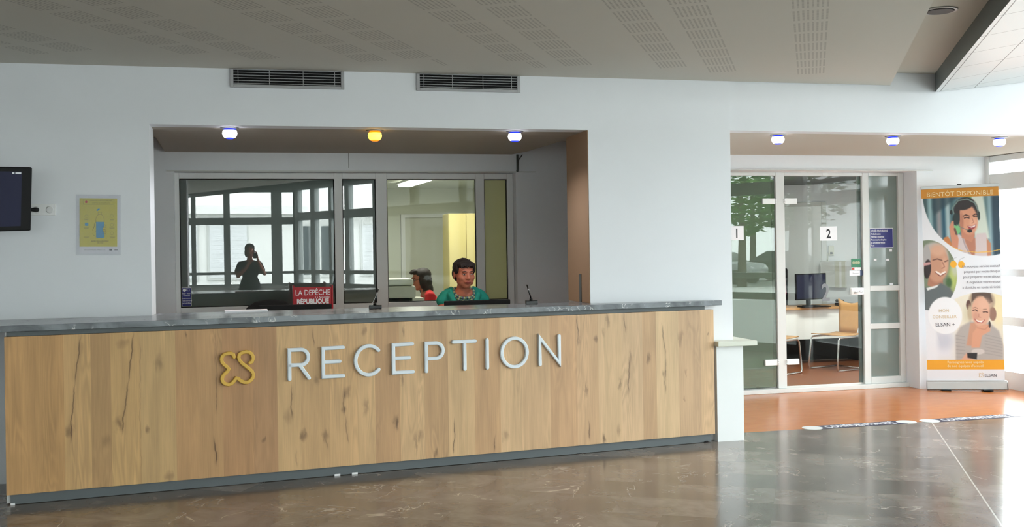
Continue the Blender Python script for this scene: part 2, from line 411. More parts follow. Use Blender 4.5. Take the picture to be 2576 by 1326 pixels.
def marble_floor():
    m, b, bs = newmat('marble_tiles', .12)
    P, X, Y, Z = b.obj()
    u = b.m('ADD', b.m('MULTIPLY', X, U.x), b.m('MULTIPLY', Y, U.y)); v = b.m('ADD', b.m('MULTIPLY', X, V.x), b.m('MULTIPLY', Y, V.y))
    row = b.m('FLOOR', b.m('DIVIDE', u, .4)); vv = b.m('ADD', b.m('DIVIDE', b.m('SUBTRACT', v, .96), .6), b.m('MULTIPLY', row, .5)); cl = b.m('FLOOR', vv)
    wn = b.n('ShaderNodeTexWhiteNoise', noise_dimensions='3D'); b.link(b.comb(row, cl, 0.0), wn.inputs[0]); rnd = wn.outputs['Value']
    off = b.m('MULTIPLY', rnd, 23.0)
    rot = b.comb(b.m('ADD', u, off), b.m('ADD', v, off), off)
    cloud = b.noise(rot, 2.6, 5, .5, .6)
    n2 = b.noise(rot, 1.7, 5, 1.0, .55); vein = b.ss(b.m('ABSOLUTE', b.m('SUBTRACT', n2, .5)), .0, .012, 1, 0)
    msk = b.ss(b.noise(rot, 2.3, 2), .52, .66); vein = b.m('MULTIPLY', vein, msk)
    n3 = b.noise(b.comb(b.m('MULTIPLY', u, 1.6), b.m('MULTIPLY', v, 1.0), off), 5.0, 4, 1.2); fl = b.m('MULTIPLY', b.ss(b.m('ABSOLUTE', b.m('SUBTRACT', n3, .5)), 0, .02, 1, 0), b.ss(b.noise(rot, 5.0, 2), .6, .72))
    c1_ = b.mix(b.ss(cloud, .25, .75), (*lin((96, 87, 80)), 1), (*lin((134, 124, 116)), 1))
    tone = b.m('ADD', .74, b.m('MULTIPLY', rnd, .5)); kc = b.n('ShaderNodeCombineColor'); [b.link(tone, kc.inputs[i]) for i in range(3)]
    c2_ = b.mix(1.0, c1_, kc.outputs[0], 'MULTIPLY')
    c3_ = b.mix(b.m('MULTIPLY', b.m('ADD', vein, fl, clamp=True), .5), c2_, (*lin((214, 204, 194)), 1))
    # joints, and one pale inlaid joint
    fu = b.m('ABSOLUTE', b.m('SUBTRACT', b.m('FRACT', b.m('DIVIDE', u, .4)), .5)); fv = b.m('ABSOLUTE', b.m('SUBTRACT', b.m('FRACT', vv), .5))
    j = b.m('MAXIMUM', b.ss(fu, .4965, .499), b.ss(fv, .4975, .4995))
    c4_ = b.mix(b.m('MULTIPLY', j, .35), c3_, (*lin((70, 66, 62)), 1))
    wl = b.ss(b.m('ABSOLUTE', b.m('SUBTRACT', v, .96)), .003, .006, 1, 0)
    c5_ = b.mix(wl, c4_, (*lin((196, 192, 184)), 1))
    b.link(c5_, bs.inputs['Base Color'])
    bs.inputs['Roughness'].default_value = .15; bs.inputs['Specular IOR Level'].default_value = .7
marble_floor()

def counter_stone():
    m, b, bs = newmat('counter_stone', .2)
    P, X, Y, Z = b.obj()
    n = b.noise(P, 5.0, 5, .8); n2 = b.noise(P, 9.0, 4, 1.2)
    vein = b.m('MULTIPLY', b.ss(b.m('ABSOLUTE', b.m('SUBTRACT', n2, .5)), 0, .02, 1, 0), b.ss(b.noise(P, 7.0, 2), .52, .64))
    c = b.mix(b.ss(n, .3, .7), (*lin((86, 90, 94)), 1), (*lin((136, 141, 146)), 1))
    c = b.mix(b.m('MULTIPLY', vein, .85), c, (*lin((226, 226, 224)), 1))
    b.link(c, bs.inputs['Base Color'])
counter_stone()

def perforated():
    m, b, bs = newmat('perforated_ceiling', .85)
    P, X, Y, Z = b.obj()
    u = b.m('ADD', b.m('MULTIPLY', X, U.x), b.m('MULTIPLY', Y, U.y)); v = b.m('ADD', b.m('MULTIPLY', X, V.x), b.m('MULTIPLY', Y, V.y))
    ru = b.m('DIVIDE', b.m('SUBTRACT', u, 6.113), .332); fu = b.m('MULTIPLY', b.m('FRACT', ru), .332); row = b.m('FLOOR', ru)
    vv = b.m('DIVIDE', b.m('ADD', v, 1.05), .963); pv = b.m('MULTIPLY', b.m('FRACT', vv), .963)   # 0..0.963 ; columns at 0..0.215 and .33..0.545
    in1 = b.m('LESS_THAN', pv, .205); in2 = b.m('MULTIPLY', b.m('GREATER_THAN', pv, .33), b.m('LESS_THAN', pv, .535))
    incol = b.m('MAXIMUM', in1, in2); pc = b.m('SUBTRACT', pv, b.m('MULTIPLY', in2, .33))
    slot = b.m('LESS_THAN', b.m('FRACT', b.m('DIVIDE', pc, .0262)), .46)
    inrow = b.m('LESS_THAN', fu, .272); dash = b.m('LESS_THAN', b.m('FRACT', b.m('DIVIDE', fu, .0302)), .72)
    uc = b.m('ADD', b.m('MULTIPLY', b.m('ADD', row, .41), .332), 6.113)
    yc = b.m('SUBTRACT', b.m('MULTIPLY', uc, U.y), b.m('MULTIPLY', v, U.x))
    lim = b.m('MULTIPLY', b.m('LESS_THAN', yc, 7.24), b.m('LESS_THAN', v, .2))
    h = b.m('MULTIPLY', b.m('MULTIPLY', b.m('MULTIPLY', incol, slot), b.m('MULTIPLY', inrow, dash)), lim)
    c = b.mix(b.m('MULTIPLY', h, .36), (*lin((204, 200, 190)), 1), (*lin((92, 88, 82)), 1))
    b.link(c, bs.inputs['Base Color'])
perforated()

def silver():
    m, b, bs = newmat('silver_panels', .3)
    P, X, Y, Z = b.obj()
    u = b.m('ADD', b.m('MULTIPLY', X, U.x), b.m('MULTIPLY', Y, U.y)); v = b.m('ADD', b.m('MULTIPLY', X, V.x), b.m('MULTIPLY', Y, V.y))
    a = b.ss(b.m('ABSOLUTE', b.m('SUBTRACT', v, 1.045)), .002, .005, 1, 0)
    fv = b.m('MULTIPLY', b.m('ABSOLUTE', b.m('SUBTRACT', b.m('FRACT', b.m('DIVIDE', b.m('SUBTRACT', v, 1.335), .6)), .0)), .6)
    l2 = b.ss(b.m('MINIMUM', fv, b.m('SUBTRACT', .6, fv)), .002, .005, 1, 0)
    fu = b.m('MULTIPLY', b.m('FRACT', b.m('DIVIDE', b.m('SUBTRACT', u, 8.2), .6)), .6)
    l3 = b.ss(b.m('MINIMUM', fu, b.m('SUBTRACT', .6, fu)), .002, .005, 1, 0)
    l = b.m('MAXIMUM', a, b.m('MAXIMUM', l2, l3))
    b.link(b.mix(l, (*lin((216, 220, 220)), 1), (*lin((70, 72, 72)), 1)), bs.inputs['Base Color']); bs.inputs['Metallic'].default_value = .4; bs.inputs['Roughness'].default_value = .38
silver()

def vinyl():
    m, b, bs = newmat('orange_vinyl', .3)
    P, X, Y, Z = b.obj(); n = b.noise(b.comb(X, b.m('MULTIPLY', Y, 2.0), Z), 5.0, 4, .4)
    bs.inputs['Specular IOR Level'].default_value = .35; bs.inputs['Roughness'].default_value = .22
    b.link(b.mix(b.ss(n, .3, .7), (*lin((180, 104, 46)), 1), (*lin((190, 114, 54)), 1)), bs.inputs['Base Color'])
vinyl()

# ------------------------------------------------------------------ setting: floor, ceilings, walls
ZC = 2.835; ZS = 2.434
fl = bmesh.new(); prism(fl, [(-7, -5.1), (1, -5.1), (7.7, 6.62), (7.7, 7.93), (-7, 7.93)], -.12, 0)
struct('floor', fl, 'marble_tiles')
struct('floor.001', bx(-7, 7.7, 7.93, 10.2, -.12, 0), 'orange_vinyl')
struct('floor.002', bx(-7, 12.5, 10.2, 19, -.12, 0), 'room_floor')
bm = bmesh.new(); prism(bm, [(-7, -5.1), (-2.11, -5.1), (5.11, 7.7), (-7, 7.7)], ZC, ZC + .26)
struct('ceiling', bm, 'perforated_ceiling')
bm = bmesh.new(); prism(bm, [(-2.15, -5.1), (-1.6, -5.1), (5.63, 7.7), (5.07, 7.7)], ZC + .105, ZC + .26)
struct('ceiling.001', bm, 'ceil_side')
bm = bmesh.new()   # sloping silver panels with a dark fascia
vz = lambda x, y, d=0: 2.785 + .14 * ((x * V.x + y * V.y) - 1.0) + d
pp = [(-1.69, -5.1), (1, -5.1), (7.7, 6.62), (7.7, 7.7), (5.53, 7.7)]
lo = [bm.verts.new((x, y, vz(x, y))) for x, y in pp]; hi = [bm.verts.new((x, y, 3.4)) for x, y in pp]
bm.faces.new(lo[::-1]); bm.faces.new(hi)
for i in range(5):
    f = bm.faces.new((lo[i], lo[(i + 1) % 5], hi[(i + 1) % 5], hi[i])); f.material_index = 1
struct('ceiling.002', bm, ['silver_panels', 'dark_frame'])

Wf = 7.7
bm = bmesh.new(); box(bm, -7, -.703, Wf, Wf + .16, 0, ZS); box(bm, -1.1, -.703, Wf + .161, Wf + .32, 0, ZS); struct('wall_front', bm, 'wall_white')
bm = bmesh.new(); box(bm, -7, 3.67, Wf, Wf + .16, ZS, 3.3); struct('wall_front.001', bm, 'wall_white')
struct('wall_front.002', bx(3.67, 7.7, Wf + .008, Wf + .16, ZS + .012, 3.4), 'wall_white')
bm = bmesh.new(); box(bm, 2.49, 3.67, Wf, 8.26, 0, ZS); struct('wall_pillar', bm, 'wall_white')
bm = bmesh.new(); box(bm, 2.484, 2.49, Wf + .004, 8.262, 1.105, ZS); struct('trim_1', bm, 'tan_side')  # thin tan sheet over the pillar's opening side
# low boxed base of the pillar and its ledge
struct('trim_2', bx(3.49, 3.715, 7.62, 7.699, 0, .745), 'white_gloss')
bm = bmesh.new(); box(bm, 3.671, 3.715, 7.70, 8.26, 0, .745); struct('trim_3', bm, 'white_gloss')
bm = bmesh.new(); prism(bm, [(3.478, 7.56), (3.81, 7.56), (3.81, 8.3), (3.672, 8.3), (3.672, 7.698), (3.478, 7.698)], .747, .785); struct('trim_4', bm, 'cream', bevel=.004)
# soffit over the reception, with open corners, and soffit over the doors
bm = bmesh.new(); prism(bm, [(-.703, 7.86), (2.49, 7.86), (2.532, 8.356), (2.455, 9.45), (2.39, 9.75), (-.76, 9.75), (-.757, 9.588), (-.735, 8.533)], ZS, ZS + .1)
struct('ceiling.003', bm, 'soffit_paint')
struct('ceiling.004', bx(-3.2, 3.67, 7.86, 9.9, ZS + .13, ZS + .2), 'soffit_paint')
struct('ceiling.005', bx(3.67, 7.7, 7.86, 9.8, ZS + .012, ZS + .2), 'ceil_side')
# back wall, glazed
WB = 9.75
bm = bmesh.new()
box(bm, -3.2, -.69, WB, WB + .2, 0, 2.6); box(bm, -.69, 2.425, WB, WB + .2, 2.262, 2.6); box(bm, -.69, 2.425, WB, WB + .2, 0, .95)
box(bm, 2.425, 4.2, WB, WB + .2, 0, 2.6); box(bm, 4.2, 6.767, WB, WB + .32, 2.29, 2.6); box(bm, 6.767, 7.7, WB, WB + .32, 0, 2.6)
struct('wall_back', bm, 'wall_white')
struct('wall_left', bx(-7.2, -7, -5.1, 7.9, 0, 3.4), 'wall_white')
struct('wall_left.001', bx(-3.3, -3.2, 7.86, 16, 0, 2.7), 'wall_white')
struct('wall_side', bx(3.45, 3.55, 8.26, 14, 0, 2.6), 'wall_white')
struct('trim_5', bx(-.75, 2.62, WB - .022, WB, 2.262, 2.272), 'frame_light')
struct('trim_6', bx(4.2, 6.95, WB - .022, WB, 2.29, 2.30), 'frame_light')
struct('trim_7', bx(3.9, 7.7, 9.93, 10.12, 0, .045), 'frame_light', bevel=.004)
struct('trim_8', bx(2.49, 3.66, 9.735, 9.75, 0, .08), 'white')
struct('trim_9', bx(.843, .847, WB - .002, WB, 2.3, 2.434), 'dark_frame')

def glazing(name, loc, bars, panes, rz=0, mt='frame_grey', depth=.07):
    t = sthing(name, loc, rz)
    bm = bmesh.new()
    for x0, x1, z0, z1 in bars: box(bm, x0, x1, 0, depth, z0, z1)
    obj('window_frame', bm, mt, t, bevel=.004)
    for k, (x0, x1, z0, z1, m) in enumerate(panes):
        obj('pane', bx(x0, x1, depth * .45, depth * .45 + .008, z0, z1), m, t)
    return t
# window_1: reception glazing (local z from floor)
GY = 9.85
zt, zb = 2.205, .99
bars = [(-.706, -.653, zb, 2.26), (.718, .792, zb, 2.26), (1.10, 1.204, zb, 2.26), (2.055, 2.136, zb, 2.26), (2.36, 2.42, zb, 2.26)]
for a, c in ((-.653, .718), (.792, 1.10), (1.204, 2.055), (2.136, 2.36)):
    bars += [(a, c, zt, 2.26), (a, c, zb - .0, zb + .06)]
panes = [(-.653, .718, zb + .06, zt, 'backed_glass'), (.792, 1.10, zb + .06, zt, 'backed_glass'), (1.204, 2.055, zb + .06, zt, 'clear_glass'), (2.136, 2.36, zb + .06, zt, 'yellow_film')]
w1 = glazing('window_1', (0, GY, 0), bars, panes)
bm = bmesh.new()
for a, c in ((-.653, .718), (.792, 1.10), (1.204, 2.055), (2.136, 2.36)):
    for x0, x1, z0, z1 in ((a, a + .007, zb + .06, zt), (c - .007, c, zb + .06, zt), (a, c, zt - .007, zt), (a, c, zb + .06, zb + .067)): box(bm, x0, x1, .02, .034, z0, z1)
obj('gasket', bm, 'black', w1)

# ------------------------------------------------------------------ glazed doors on the right
DY = 9.98
bars = [(5.262, 5.36, .045, 2.29), (6.27, 6.345, .045, 2.29), (6.70, 6.765, .045, 2.29), (4.2, 5.262, 2.255, 2.29), (5.36, 6.27, 2.255, 2.29), (6.345, 6.70, 2.255, 2.29), (6.345, 6.70, 1.03, 1.085), (6.345, 6.70, .625, .685), (6.345, 6.70, .045, .115), (4.15, 4.2, .045, 2.29)]
panes = [(6.345, 6.70, 1.085, 2.255, 'frosted_side'), (6.345, 6.70, .685, 1.03, 'frosted_side'), (6.345, 6.70, .115, .625, 'frosted_side')]
w2 = glazing('window_2', (0, DY, 0), bars, panes, mt='frame_light')
def glass_door(name, x0, x1, gl, hinge_x, hdir, handle_x, hz):
    t = sthing(name, (0, DY, 0))
    obj('door_leaf', bx(x0, x1, .022, .032, .06, 2.25), gl, t)
    bm = bmesh.new(); hx = x0 if hdir > 0 else x1
    box(bm, x1 - .03 if hdir > 0 else x1 - .02, x1, .034, .06, .06, 2.25); obj('door_jamb', bm, 'dark_frame', t)
    for z in hz:
        bm = bmesh.new(); box(bm, min(hinge_x, hinge_x + .14 * hdir), max(hinge_x, hinge_x + .14 * hdir), -.004, .02, z - .03, z + .03)
        for q in (-.018, 0, .018): tube(bm, [(hinge_x - .004 * hdir, -.006, z + q - .006), (hinge_x - .004 * hdir, -.006, z + q + .006)], .012, 10)
        obj('hinge', bm, 'white_gloss', t, bevel=.003)
    if handle_x:
        bm = bmesh.new(); box(bm, handle_x - .13, handle_x + .02, -.004, .02, .995, 1.07); obj('lock_plate', bm, 'white_gloss', t, bevel=.006)
        h = bmesh.new(); tube(h, [(handle_x - .03, -.002, 1.03), (handle_x - .03, -.045, 1.03), (handle_x - .04, -.055, 1.03), (handle_x - .13, -.055, 1.018)], [.009, .009, .009, .008], 10)
        obj('door_handle', h, 'chrome', t, smooth=True)
    return t
glass_door('door_1', 4.2, 5.255, 'door_glass_tinted', 5.255, -1, None, (1.99, .315))
glass_door('door_2', 5.365, 6.265, 'door_glass', 5.362, 1, 6.25, (1.99, .315))

# ------------------------------------------------------------------ right window wall
def facade(name, loc, rz, L, verts, horiz, top=2.6, mt='mullion', depth=.12, dadj=0):
    t = sthing(name, loc, rz); bm = bmesh.new()
    xs = sorted(verts)
    for x, wd in xs: box(bm, x - wd / 2, x + wd / 2, 0, depth, 0, top)
    for z0, z1 in horiz:
        for (xa, wa), (xb, wb) in zip(xs, xs[1:]): box(bm, xa + wa / 2, xb - wb / 2, .01, depth - .01, z0, z1)
    obj('window_frame', bm, mt, t)
    obj('pane', bx(0, L, depth * .5, depth * .5 + .008, 0.02, top - .02), 'facade_glass', t)
    return t
facade('window_3', (7.6, 9.75, 0), R(-90), 3.13, [(.03, .06), (1.6, .06), (3.1, .06)], [(.0, .18), (.66, .75), (1.17, 1.25), (2.08, 2.25), (2.38, 2.44)], 2.44, 'white_gloss')
# glazed facades behind the viewer (seen in the reception glass)
struct('wall_facade', bx(-7, 1.0, -5.2, -5.02, 0, .8), 'render_shade')
facade('window_4', (-7, -5.2, 0), 0, 8, [(.05, .1), (2.2, .15), (3.9, .15), (5.65, .1), (6.38, .14), (7.49, .24), (7.93, .14)], [(.8, .84), (1.06, 1.12), (2.2, 2.36), (2.94, 3.1)], 3.1)
LB = math.hypot(6.6, 11.62)
facade('window_5', (1.0, -5.1, 0), math.atan2(11.62, 6.6), LB, [(.07, .14), (.75, .18), (1.45, .1), (2.1, .16), (3.1, .1), (4.4, .14), (5.9, .1), (7.4, .14), (8.9, .1), (10.4, .14), (11.9, .1), (13.3, .14)], [(0, .12), (.75, .85), (1.06, 1.14), (2.28, 2.46), (2.98, 3.12)], 3.12)

# ------------------------------------------------------------------ back offices
struct('wall_office', bx(-3.2, 3.45, 15.9, 16.0, 0, 2.7), 'cream')
struct('ceiling.006', bx(-3.2, 3.45, 9.95, 15.9, 2.48, 2.6), 'cream')
struct('wall_office.001', bx(-.02, .05, 9.96, 15.9, 0, 2.48), 'cream')
struct('wall_office.002', bx(3.3, 3.45, 9.95, 15.9, 0, 2.48), 'cream')
struct('floor.003', bx(-3.2, 3.45, 9.95, 15.9, 0, .004), 'charcoal')
dx0, _, dz1 = onY(1018, 548, 15.85); dx1 = onY(1126, 546, 15.85)[0]
t = sthing('door_3', (0, 15.815, 0))
bm = bmesh.new(); box(bm, dx0 - .06, dx0, 0, .08, 0, dz1 + .05); box(bm, dx1 + .3, dx1 + .36, 0, .08, 0, dz1 + .05); box(bm, dx0, dx1 + .3, 0, .08, dz1, dz1 + .05); obj('door_frame', bm, 'frame_grey', t)
obj('door_leaf', bx(dx0, dx1 + .3, .03, .07, 0.01, dz1), 'copier_body', t); obj('door_closer', bx(dx1 - .02, dx1 + .06, -.03, .02, dz1 - .08, dz1 - .01), 'dark_frame', t)
# yellow cupboard
yx0, _, yz1 = onY(1128, 537, 12.2); yx1 = onY(1215, 537, 12.2)[0]
t = thing('tall_cupboard', 'tall pale yellow cupboard behind the seated person in green', 'cupboard', ((yx0 + yx1) / 2, 12.4, 0))
hw = (yx1 - yx0) / 2
obj('body', bx(-hw, hw, -.19, .2, 0, yz1), 'yellow_door', t, bevel=.004)
obj('door', bx(-hw + .004, -.003, -.21, -.192, .06, yz1 - .01), 'yellow_door', t); obj('door', bx(.003, hw - .004, -.21, -.192, .06, yz1 - .01), 'yellow_door', t)
h = bmesh.new(); tube(h, [(.03, -.212, .95), (.03, -.235, .95), (.03, -.235, 1.1), (.03, -.212, 1.1)], .005, 8); obj('handle', h, 'chrome', t)
# ceiling tube light
p0 = onZ(1018, 471, 2.42); p1 = onZ(1070, 455, 2.42)
ang = math.atan2(p1[1] - p0[1], p1[0] - p0[0]); Lt = math.hypot(p1[0] - p0[0], p1[1] - p0[1])
t = thing('ceiling_light', 'long white tube light glowing on the office ceiling', 'ceiling light', ((p0[0] + p1[0]) / 2, (p0[1] + p1[1]) / 2, 2.478), ang)
obj('housing', bx(-Lt / 2 - .03, Lt / 2 + .03, -.11, .11, -.02, 0), 'white', t, bevel=.004); obj('diffuser', bx(-Lt / 2, Lt / 2, -.09, .09, -.055, -.021), 'tube_glow', t, bevel=.01)
area('office_tube', ((p0[0] + p1[0]) / 2, (p0[1] + p1[1]) / 2, 2.40), (0, 0, ang), Lt, .18, 8, (1, .98, .88))
t = thing('ceiling_light', 'white tube light added out of view on the office ceiling to brighten the cupboard', 'ceiling light', (1.9, 11.4, 2.478), 0)  # added out of view to brighten the cupboard and the near office
obj('housing', bx(-.63, .63, -.11, .11, -.02, 0), 'white', t, bevel=.004); obj('diffuser', bx(-.6, .6, -.09, .09, -.055, -.021), 'tube_glow', t, bevel=.01)
area('office_fill_front', (1.9, 11.4, 2.40), (0, 0, 0), 1.2, .18, 12, (1, .97, .88))
area('back_office_lamp', (-1.6, 12, 2.45), (0, 0, 0), 1.2, .3, 6, (1, .97, .9))
# meeting room 2 behind the glass door: its back wall follows the slanted grid of the building
mx, my = 7.84, 13.42
def onV(k, z): return (mx + V.x * k, my + V.y * k, z)
Rv = math.atan2(V.y, V.x)
t = bmesh.new(); box(t, -5.4, .56, 0, .1, 0, 2.45); ww = struct('wall_meeting', t, 'wall_white', loc=(mx, my, 0), rot=(0, 0, Rv))
bm = bmesh.new(); prism(bm, [(3.55, 10.08), (7.7, 10.08), (8.36, 13.2), (3.55, 15.9)], 2.39, 2.45); struct('ceiling.007', bm, 'dark_frame')
bm = bmesh.new(); prism(bm, [(7.7, 10.08), (7.76, 10.08), (8.42, 13.2), (8.33, 13.2)], 0, 2.45); struct('wall_meeting.001', bm, 'wall_white')
struct('wall_partition', bx(5.30, 5.34, 10.12, 14.8, 0, 2.38), 'wall_white')
t = sthing('door_4', (mx, my - .001, 0), Rv)
bm = bmesh.new()
for x0, x1, z0, z1 in ((-1.06, -1.0, 0, 2.14), (-.06, .01, 0, 2.14), (-1.0, -.06, 2.08, 2.14)): box(bm, x0, x1, -.03, 0, z0, z1)
obj('door_frame', bm, 'frame_light', t, bevel=.004); obj('door_leaf', bx(-1.0, -.06, -.012, 0, .01, 2.08), 'white_gloss', t)
area('meeting_fill', (6.6, 10.75, 2.33), (0, 0, 0), 1.2, .4, 26, (1, .99, .94))  # added light above the door's view, brightens the meeting room
for (lx, ly, sx2, sy2, lab) in ((6.6, 10.75, .6, .2, 'flat white light added out of view on the meeting room ceiling to brighten it'),):
    t = thing('ceiling_light', lab, 'ceiling light', (lx, ly, 2.388)); obj('housing', bx(-sx2, sx2, -sy2, sy2, -.016, 0), 'white', t, bevel=.003); obj('diffuser', bx(-sx2 + .02, sx2 - .02, -sy2 + .02, sy2 - .02, -.022, -.0165), 'tube_glow', t)

# ------------------------------------------------------------------ reception desk
DL = 5.004
desk_t = thing('reception_desk', 'long oak-fronted reception desk with dark stone counter and raised white lettering', 'reception desk', (D0[0], D0[1], 0), DA)
obj('front_panel', bx(0, DL, 0, .04, .066, 1.035), 'oak_planks', desk_t)
obj('plinth', bx(.02, DL - .025, .022, .06, .003, .065), 'charcoal', desk_t)
obj('reveal_strip', bx(.01, DL - .06, .03, .05, 1.036, 1.066), 'charcoal', desk_t)
def dl(x, y):   # world to desk-local
    x -= D0[0]; y -= D0[1]; return (x * dd[0] + y * dd[1], x * dn[0] + y * dn[1])
ctop = [(-.45, -.012), (5.075, -.012)] + [dl(*p) for p in [(3.55, 7.697), (2.47, 7.697), (2.47, 7.95), (-.69, 7.95), (-.69, 7.697), (-2.05, 7.697)]]
bm = bmesh.new(); prism(bm, ctop, 1.067, 1.105); obj('countertop', bm, 'counter_stone', desk_t, bevel=.002)
bm = bmesh.new(); box(bm, .0, .02, .041, .55, .01, 1.065); obj('side_panel', bm, 'white', desk_t)
obj('back_panel', bx(.8, 3.95, .42, .44, .08, 1.065), 'cream', desk_t)
for a, c in ((2.02, 2.06), (2.14, 2.18), (4.92, 4.95), (.02, .045)):
    obj('levelling_foot', bx(a, c, .015, .021, 0, .012), 'white' if a < 4 else 'black', desk_t)
zb_, zt_ = .684, .875; wS = .0125; yF, yB = -.022, -.001
zm = (zb_ + zt_) / 2
letters = [('R', [[(1.722, zb_ - .004), (1.722, zt_), ] + [(1.80, zt_)] + arc(1.80, zt_ - .051, .048, .051, 80, -80, 12) + [(1.80, zt_ - .102), (1.724, zt_ - .102)], [(1.79, zt_ - .104), (1.852, zb_ - .002)]]),
  ('E', [[(2.085, zt_ + .002), (1.948, zt_), (1.948, zb_), (2.085, zb_ - .001)], [(1.95, zm + .004), (2.06, zm + .004)]]),
  ('C', [arc(2.262, zm, .092, .099, 42, 318, 28)]),
  ('E', [[(2.572, zt_ + .004), (2.436, zt_ + .002), (2.436, zb_), (2.574, zb_)], [(2.438, zm + .004), (2.55, zm + .004)]]),
  ('P', [[(2.671, zb_ - .003), (2.671, zt_ + .002), (2.742, zt_ + .002)] + arc(2.742, zt_ - .052, .052, .054, 80, -80, 12) + [(2.742, zt_ - .106), (2.673, zt_ - .106)]]),
  ('T', [[(2.872, zt_ + .003), (3.034, zt_ + .003)], [(2.955, zt_), (2.955, zb_ - .002)]]),
  ('I', [[(3.124, zt_ + .006), (3.124, zb_ - .002)]]),
  ('O', [None]),
  ('N', [[(3.532, zb_ - .001), (3.532, zt_ + .006), (3.686, zb_ + .002), (3.686, zt_ + .012)]])]
for ch, strokes in letters:
    bm = bmesh.new()
    for k, s_ in enumerate(strokes):
        if s_ is None: stroke(bm, arc(3.333, zm + .002, .098, .103, 0, 360, 40)[:-1], wS, yF, yB, closed=True)
        else: stroke(bm, s_, wS, yF + .0004 * k, yB)
    obj('letter', bm, 'letter_white', desk_t, label='raised white letter %s on the desk front' % ch)
# gold emblem: two mirrored curls joined at the foot
bm = bmesh.new()
lx = lambda a, b_: ((1.272 + (a - 135) / 222 * .222), (.886 - (b_ - 218) / 222 * .226 ))
pts = [lx(a, b_) for a, b_ in [(226, 256), (222, 240), (206, 232), (186, 231), (166, 236), (152, 248), (146, 264), (149, 284), (162, 302), (180, 317), (191, 331), (184, 345), (166, 360), (152, 377), (147, 396), (153, 413), (169, 427), (190, 432), (210, 425), (225, 410), (238, 394), (252, 398), (266, 412), (288, 423), (310, 424), (330, 413), (344, 396), (348, 376), (341, 356), (324, 338), (300, 318), (276, 298), (260, 278), (255, 258), (262, 240), (280, 230), (302, 226), (322, 229), (339, 241), (347, 258), (347, 276), (340, 292), (328, 298)]]
stroke(bm, pts, .0115, yF, yB)
obj('emblem', bm, 'gold', desk_t, label='raised gold curled emblem on the desk front')

# staff worktop behind the counter
t = thing('staff_worktop', 'pale low worktop running behind the reception counter', 'worktop', (.4, 8.1, 0), 0)
obj('top', bx(-1.0, 2.05, 0, .42, .70, .73), 'cream', t, bevel=.003)
for a in (-.95, .5, 2.0): obj('leg_panel', bx(a, a + .03, .03, .4, 0, .70), 'white', t)

def monitor(name, label, cat, loc, rz, wd, ht, zc, lean=0, parts=True):
    t = thing(name, label, cat, loc, rz)
    M = Matrix.Translation((0, 0, zc)) @ Matrix.Rotation(lean, 4, 'X')
    bm = bmesh.new(); box(bm, -wd / 2, wd / 2, -.022, .0, -ht / 2, ht / 2, M=M); box(bm, -wd * .32, wd * .32, -.045, -.0225, -ht * .3, ht * .3, M=M); obj('casing', bm, 'black', t, bevel=.005)
    obj('screen', bx(-wd / 2 + .014, wd / 2 - .014, .0, .0015, -ht / 2 + .016, ht / 2 - .014, M=M), 'screen', t)
    zn = zc - ht / 2
    bm = bmesh.new(); box(bm, -.04, .04, -.06, -.046, .012, zc); obj('stand', bm, 'black', t, bevel=.003)
    bm = bmesh.new(); lathe(bm, [(.12, 0), (.12, .006), (.05, .012)], 28); obj('base', bm, 'black', t)
    return t
a = onY(1115, 757, 8.3); c = onY(1280, 753, 8.3); zt1 = a[2]
monitor('computer_monitor', 'black computer monitor seen from behind in front of the person in green', 'monitor', ((a[0] + c[0]) / 2, 8.27, .73), 0, c[0] - a[0], .31, zt1 - .155 - .73)
a = onY(650, 768, 8.3); c = onY(833, 768, 8.3)
monitor('computer_monitor', 'black computer monitor seen from behind in front of the empty office chair', 'monitor', ((a[0] + c[0]) / 2, 8.27, .73), 0, c[0] - a[0], .31, a[2] - .155 - .73)

# office chair behind the left monitor
a = onY(611, 787, 8.85); c = onY(748, 787, 8.85); zt2 = onY(690, 754, 8.85)[2]
cx = (a[0] + c[0]) / 2; cw = (c[0] - a[0]) / 2
t = thing('office_chair', 'empty black office chair with a curved back behind the counter', 'chair', (cx, 8.85, 0))
bm = bmesh.new()
pts = [(-cw, .62), (-cw * 1.0, zt2 - .14), (-cw * .86, zt2 - .06), (-cw * .55, zt2 - .015), (0, zt2), (cw * .55, zt2 - .012), (cw * .86, zt2 - .06), (cw, zt2 - .14), (cw, .62), (cw * .7, .52), (-cw * .7, .52)]
N = 10; rows = []
for j in range(2):
    rows.append([bm.verts.new((x, (.05 if j else 0) + .35 * x * x, z)) for x, z in pts])
bm.faces.new(rows[0]); bm.faces.new(rows[1][::-1])
for k in range(len(pts)): bm.faces.new((rows[0][k], rows[1][k], rows[1][(k + 1) % len(pts)], rows[0][(k + 1) % len(pts)]))
obj('backrest', bm, 'black_fabric', t, bevel=.015, seg=3)
obj('seat', bx(-.24, .24, -.45, .02, .43, .51), 'black_fabric', t, bevel=.03, seg=3)
bm = bmesh.new(); tube(bm, [(0, -.2, .08), (0, -.2, .43)], .028, 12); box(bm, -.03, .03, -.1, .06, .41, .428); box(bm, -.03, .03, .052, .07, .41, .7); obj('gas_column', bm, 'black', t)
for k in range(5):
    an = 2 * PI * k / 5 + .3; x, y = .28 * math.cos(an), -.2 + .28 * math.sin(an)
    bm = bmesh.new(); tube(bm, [(0.03 * math.cos(an), -.2 + .03 * math.sin(an), .1), (x, y, .07)], [.022, .014], 8); l = obj('leg', bm, 'black', t)
    bm = bmesh.new(); tube(bm, [(x - .012, y, .027), (x + .012, y, .027)], .027, 12); obj('caster', bm, 'black', l)

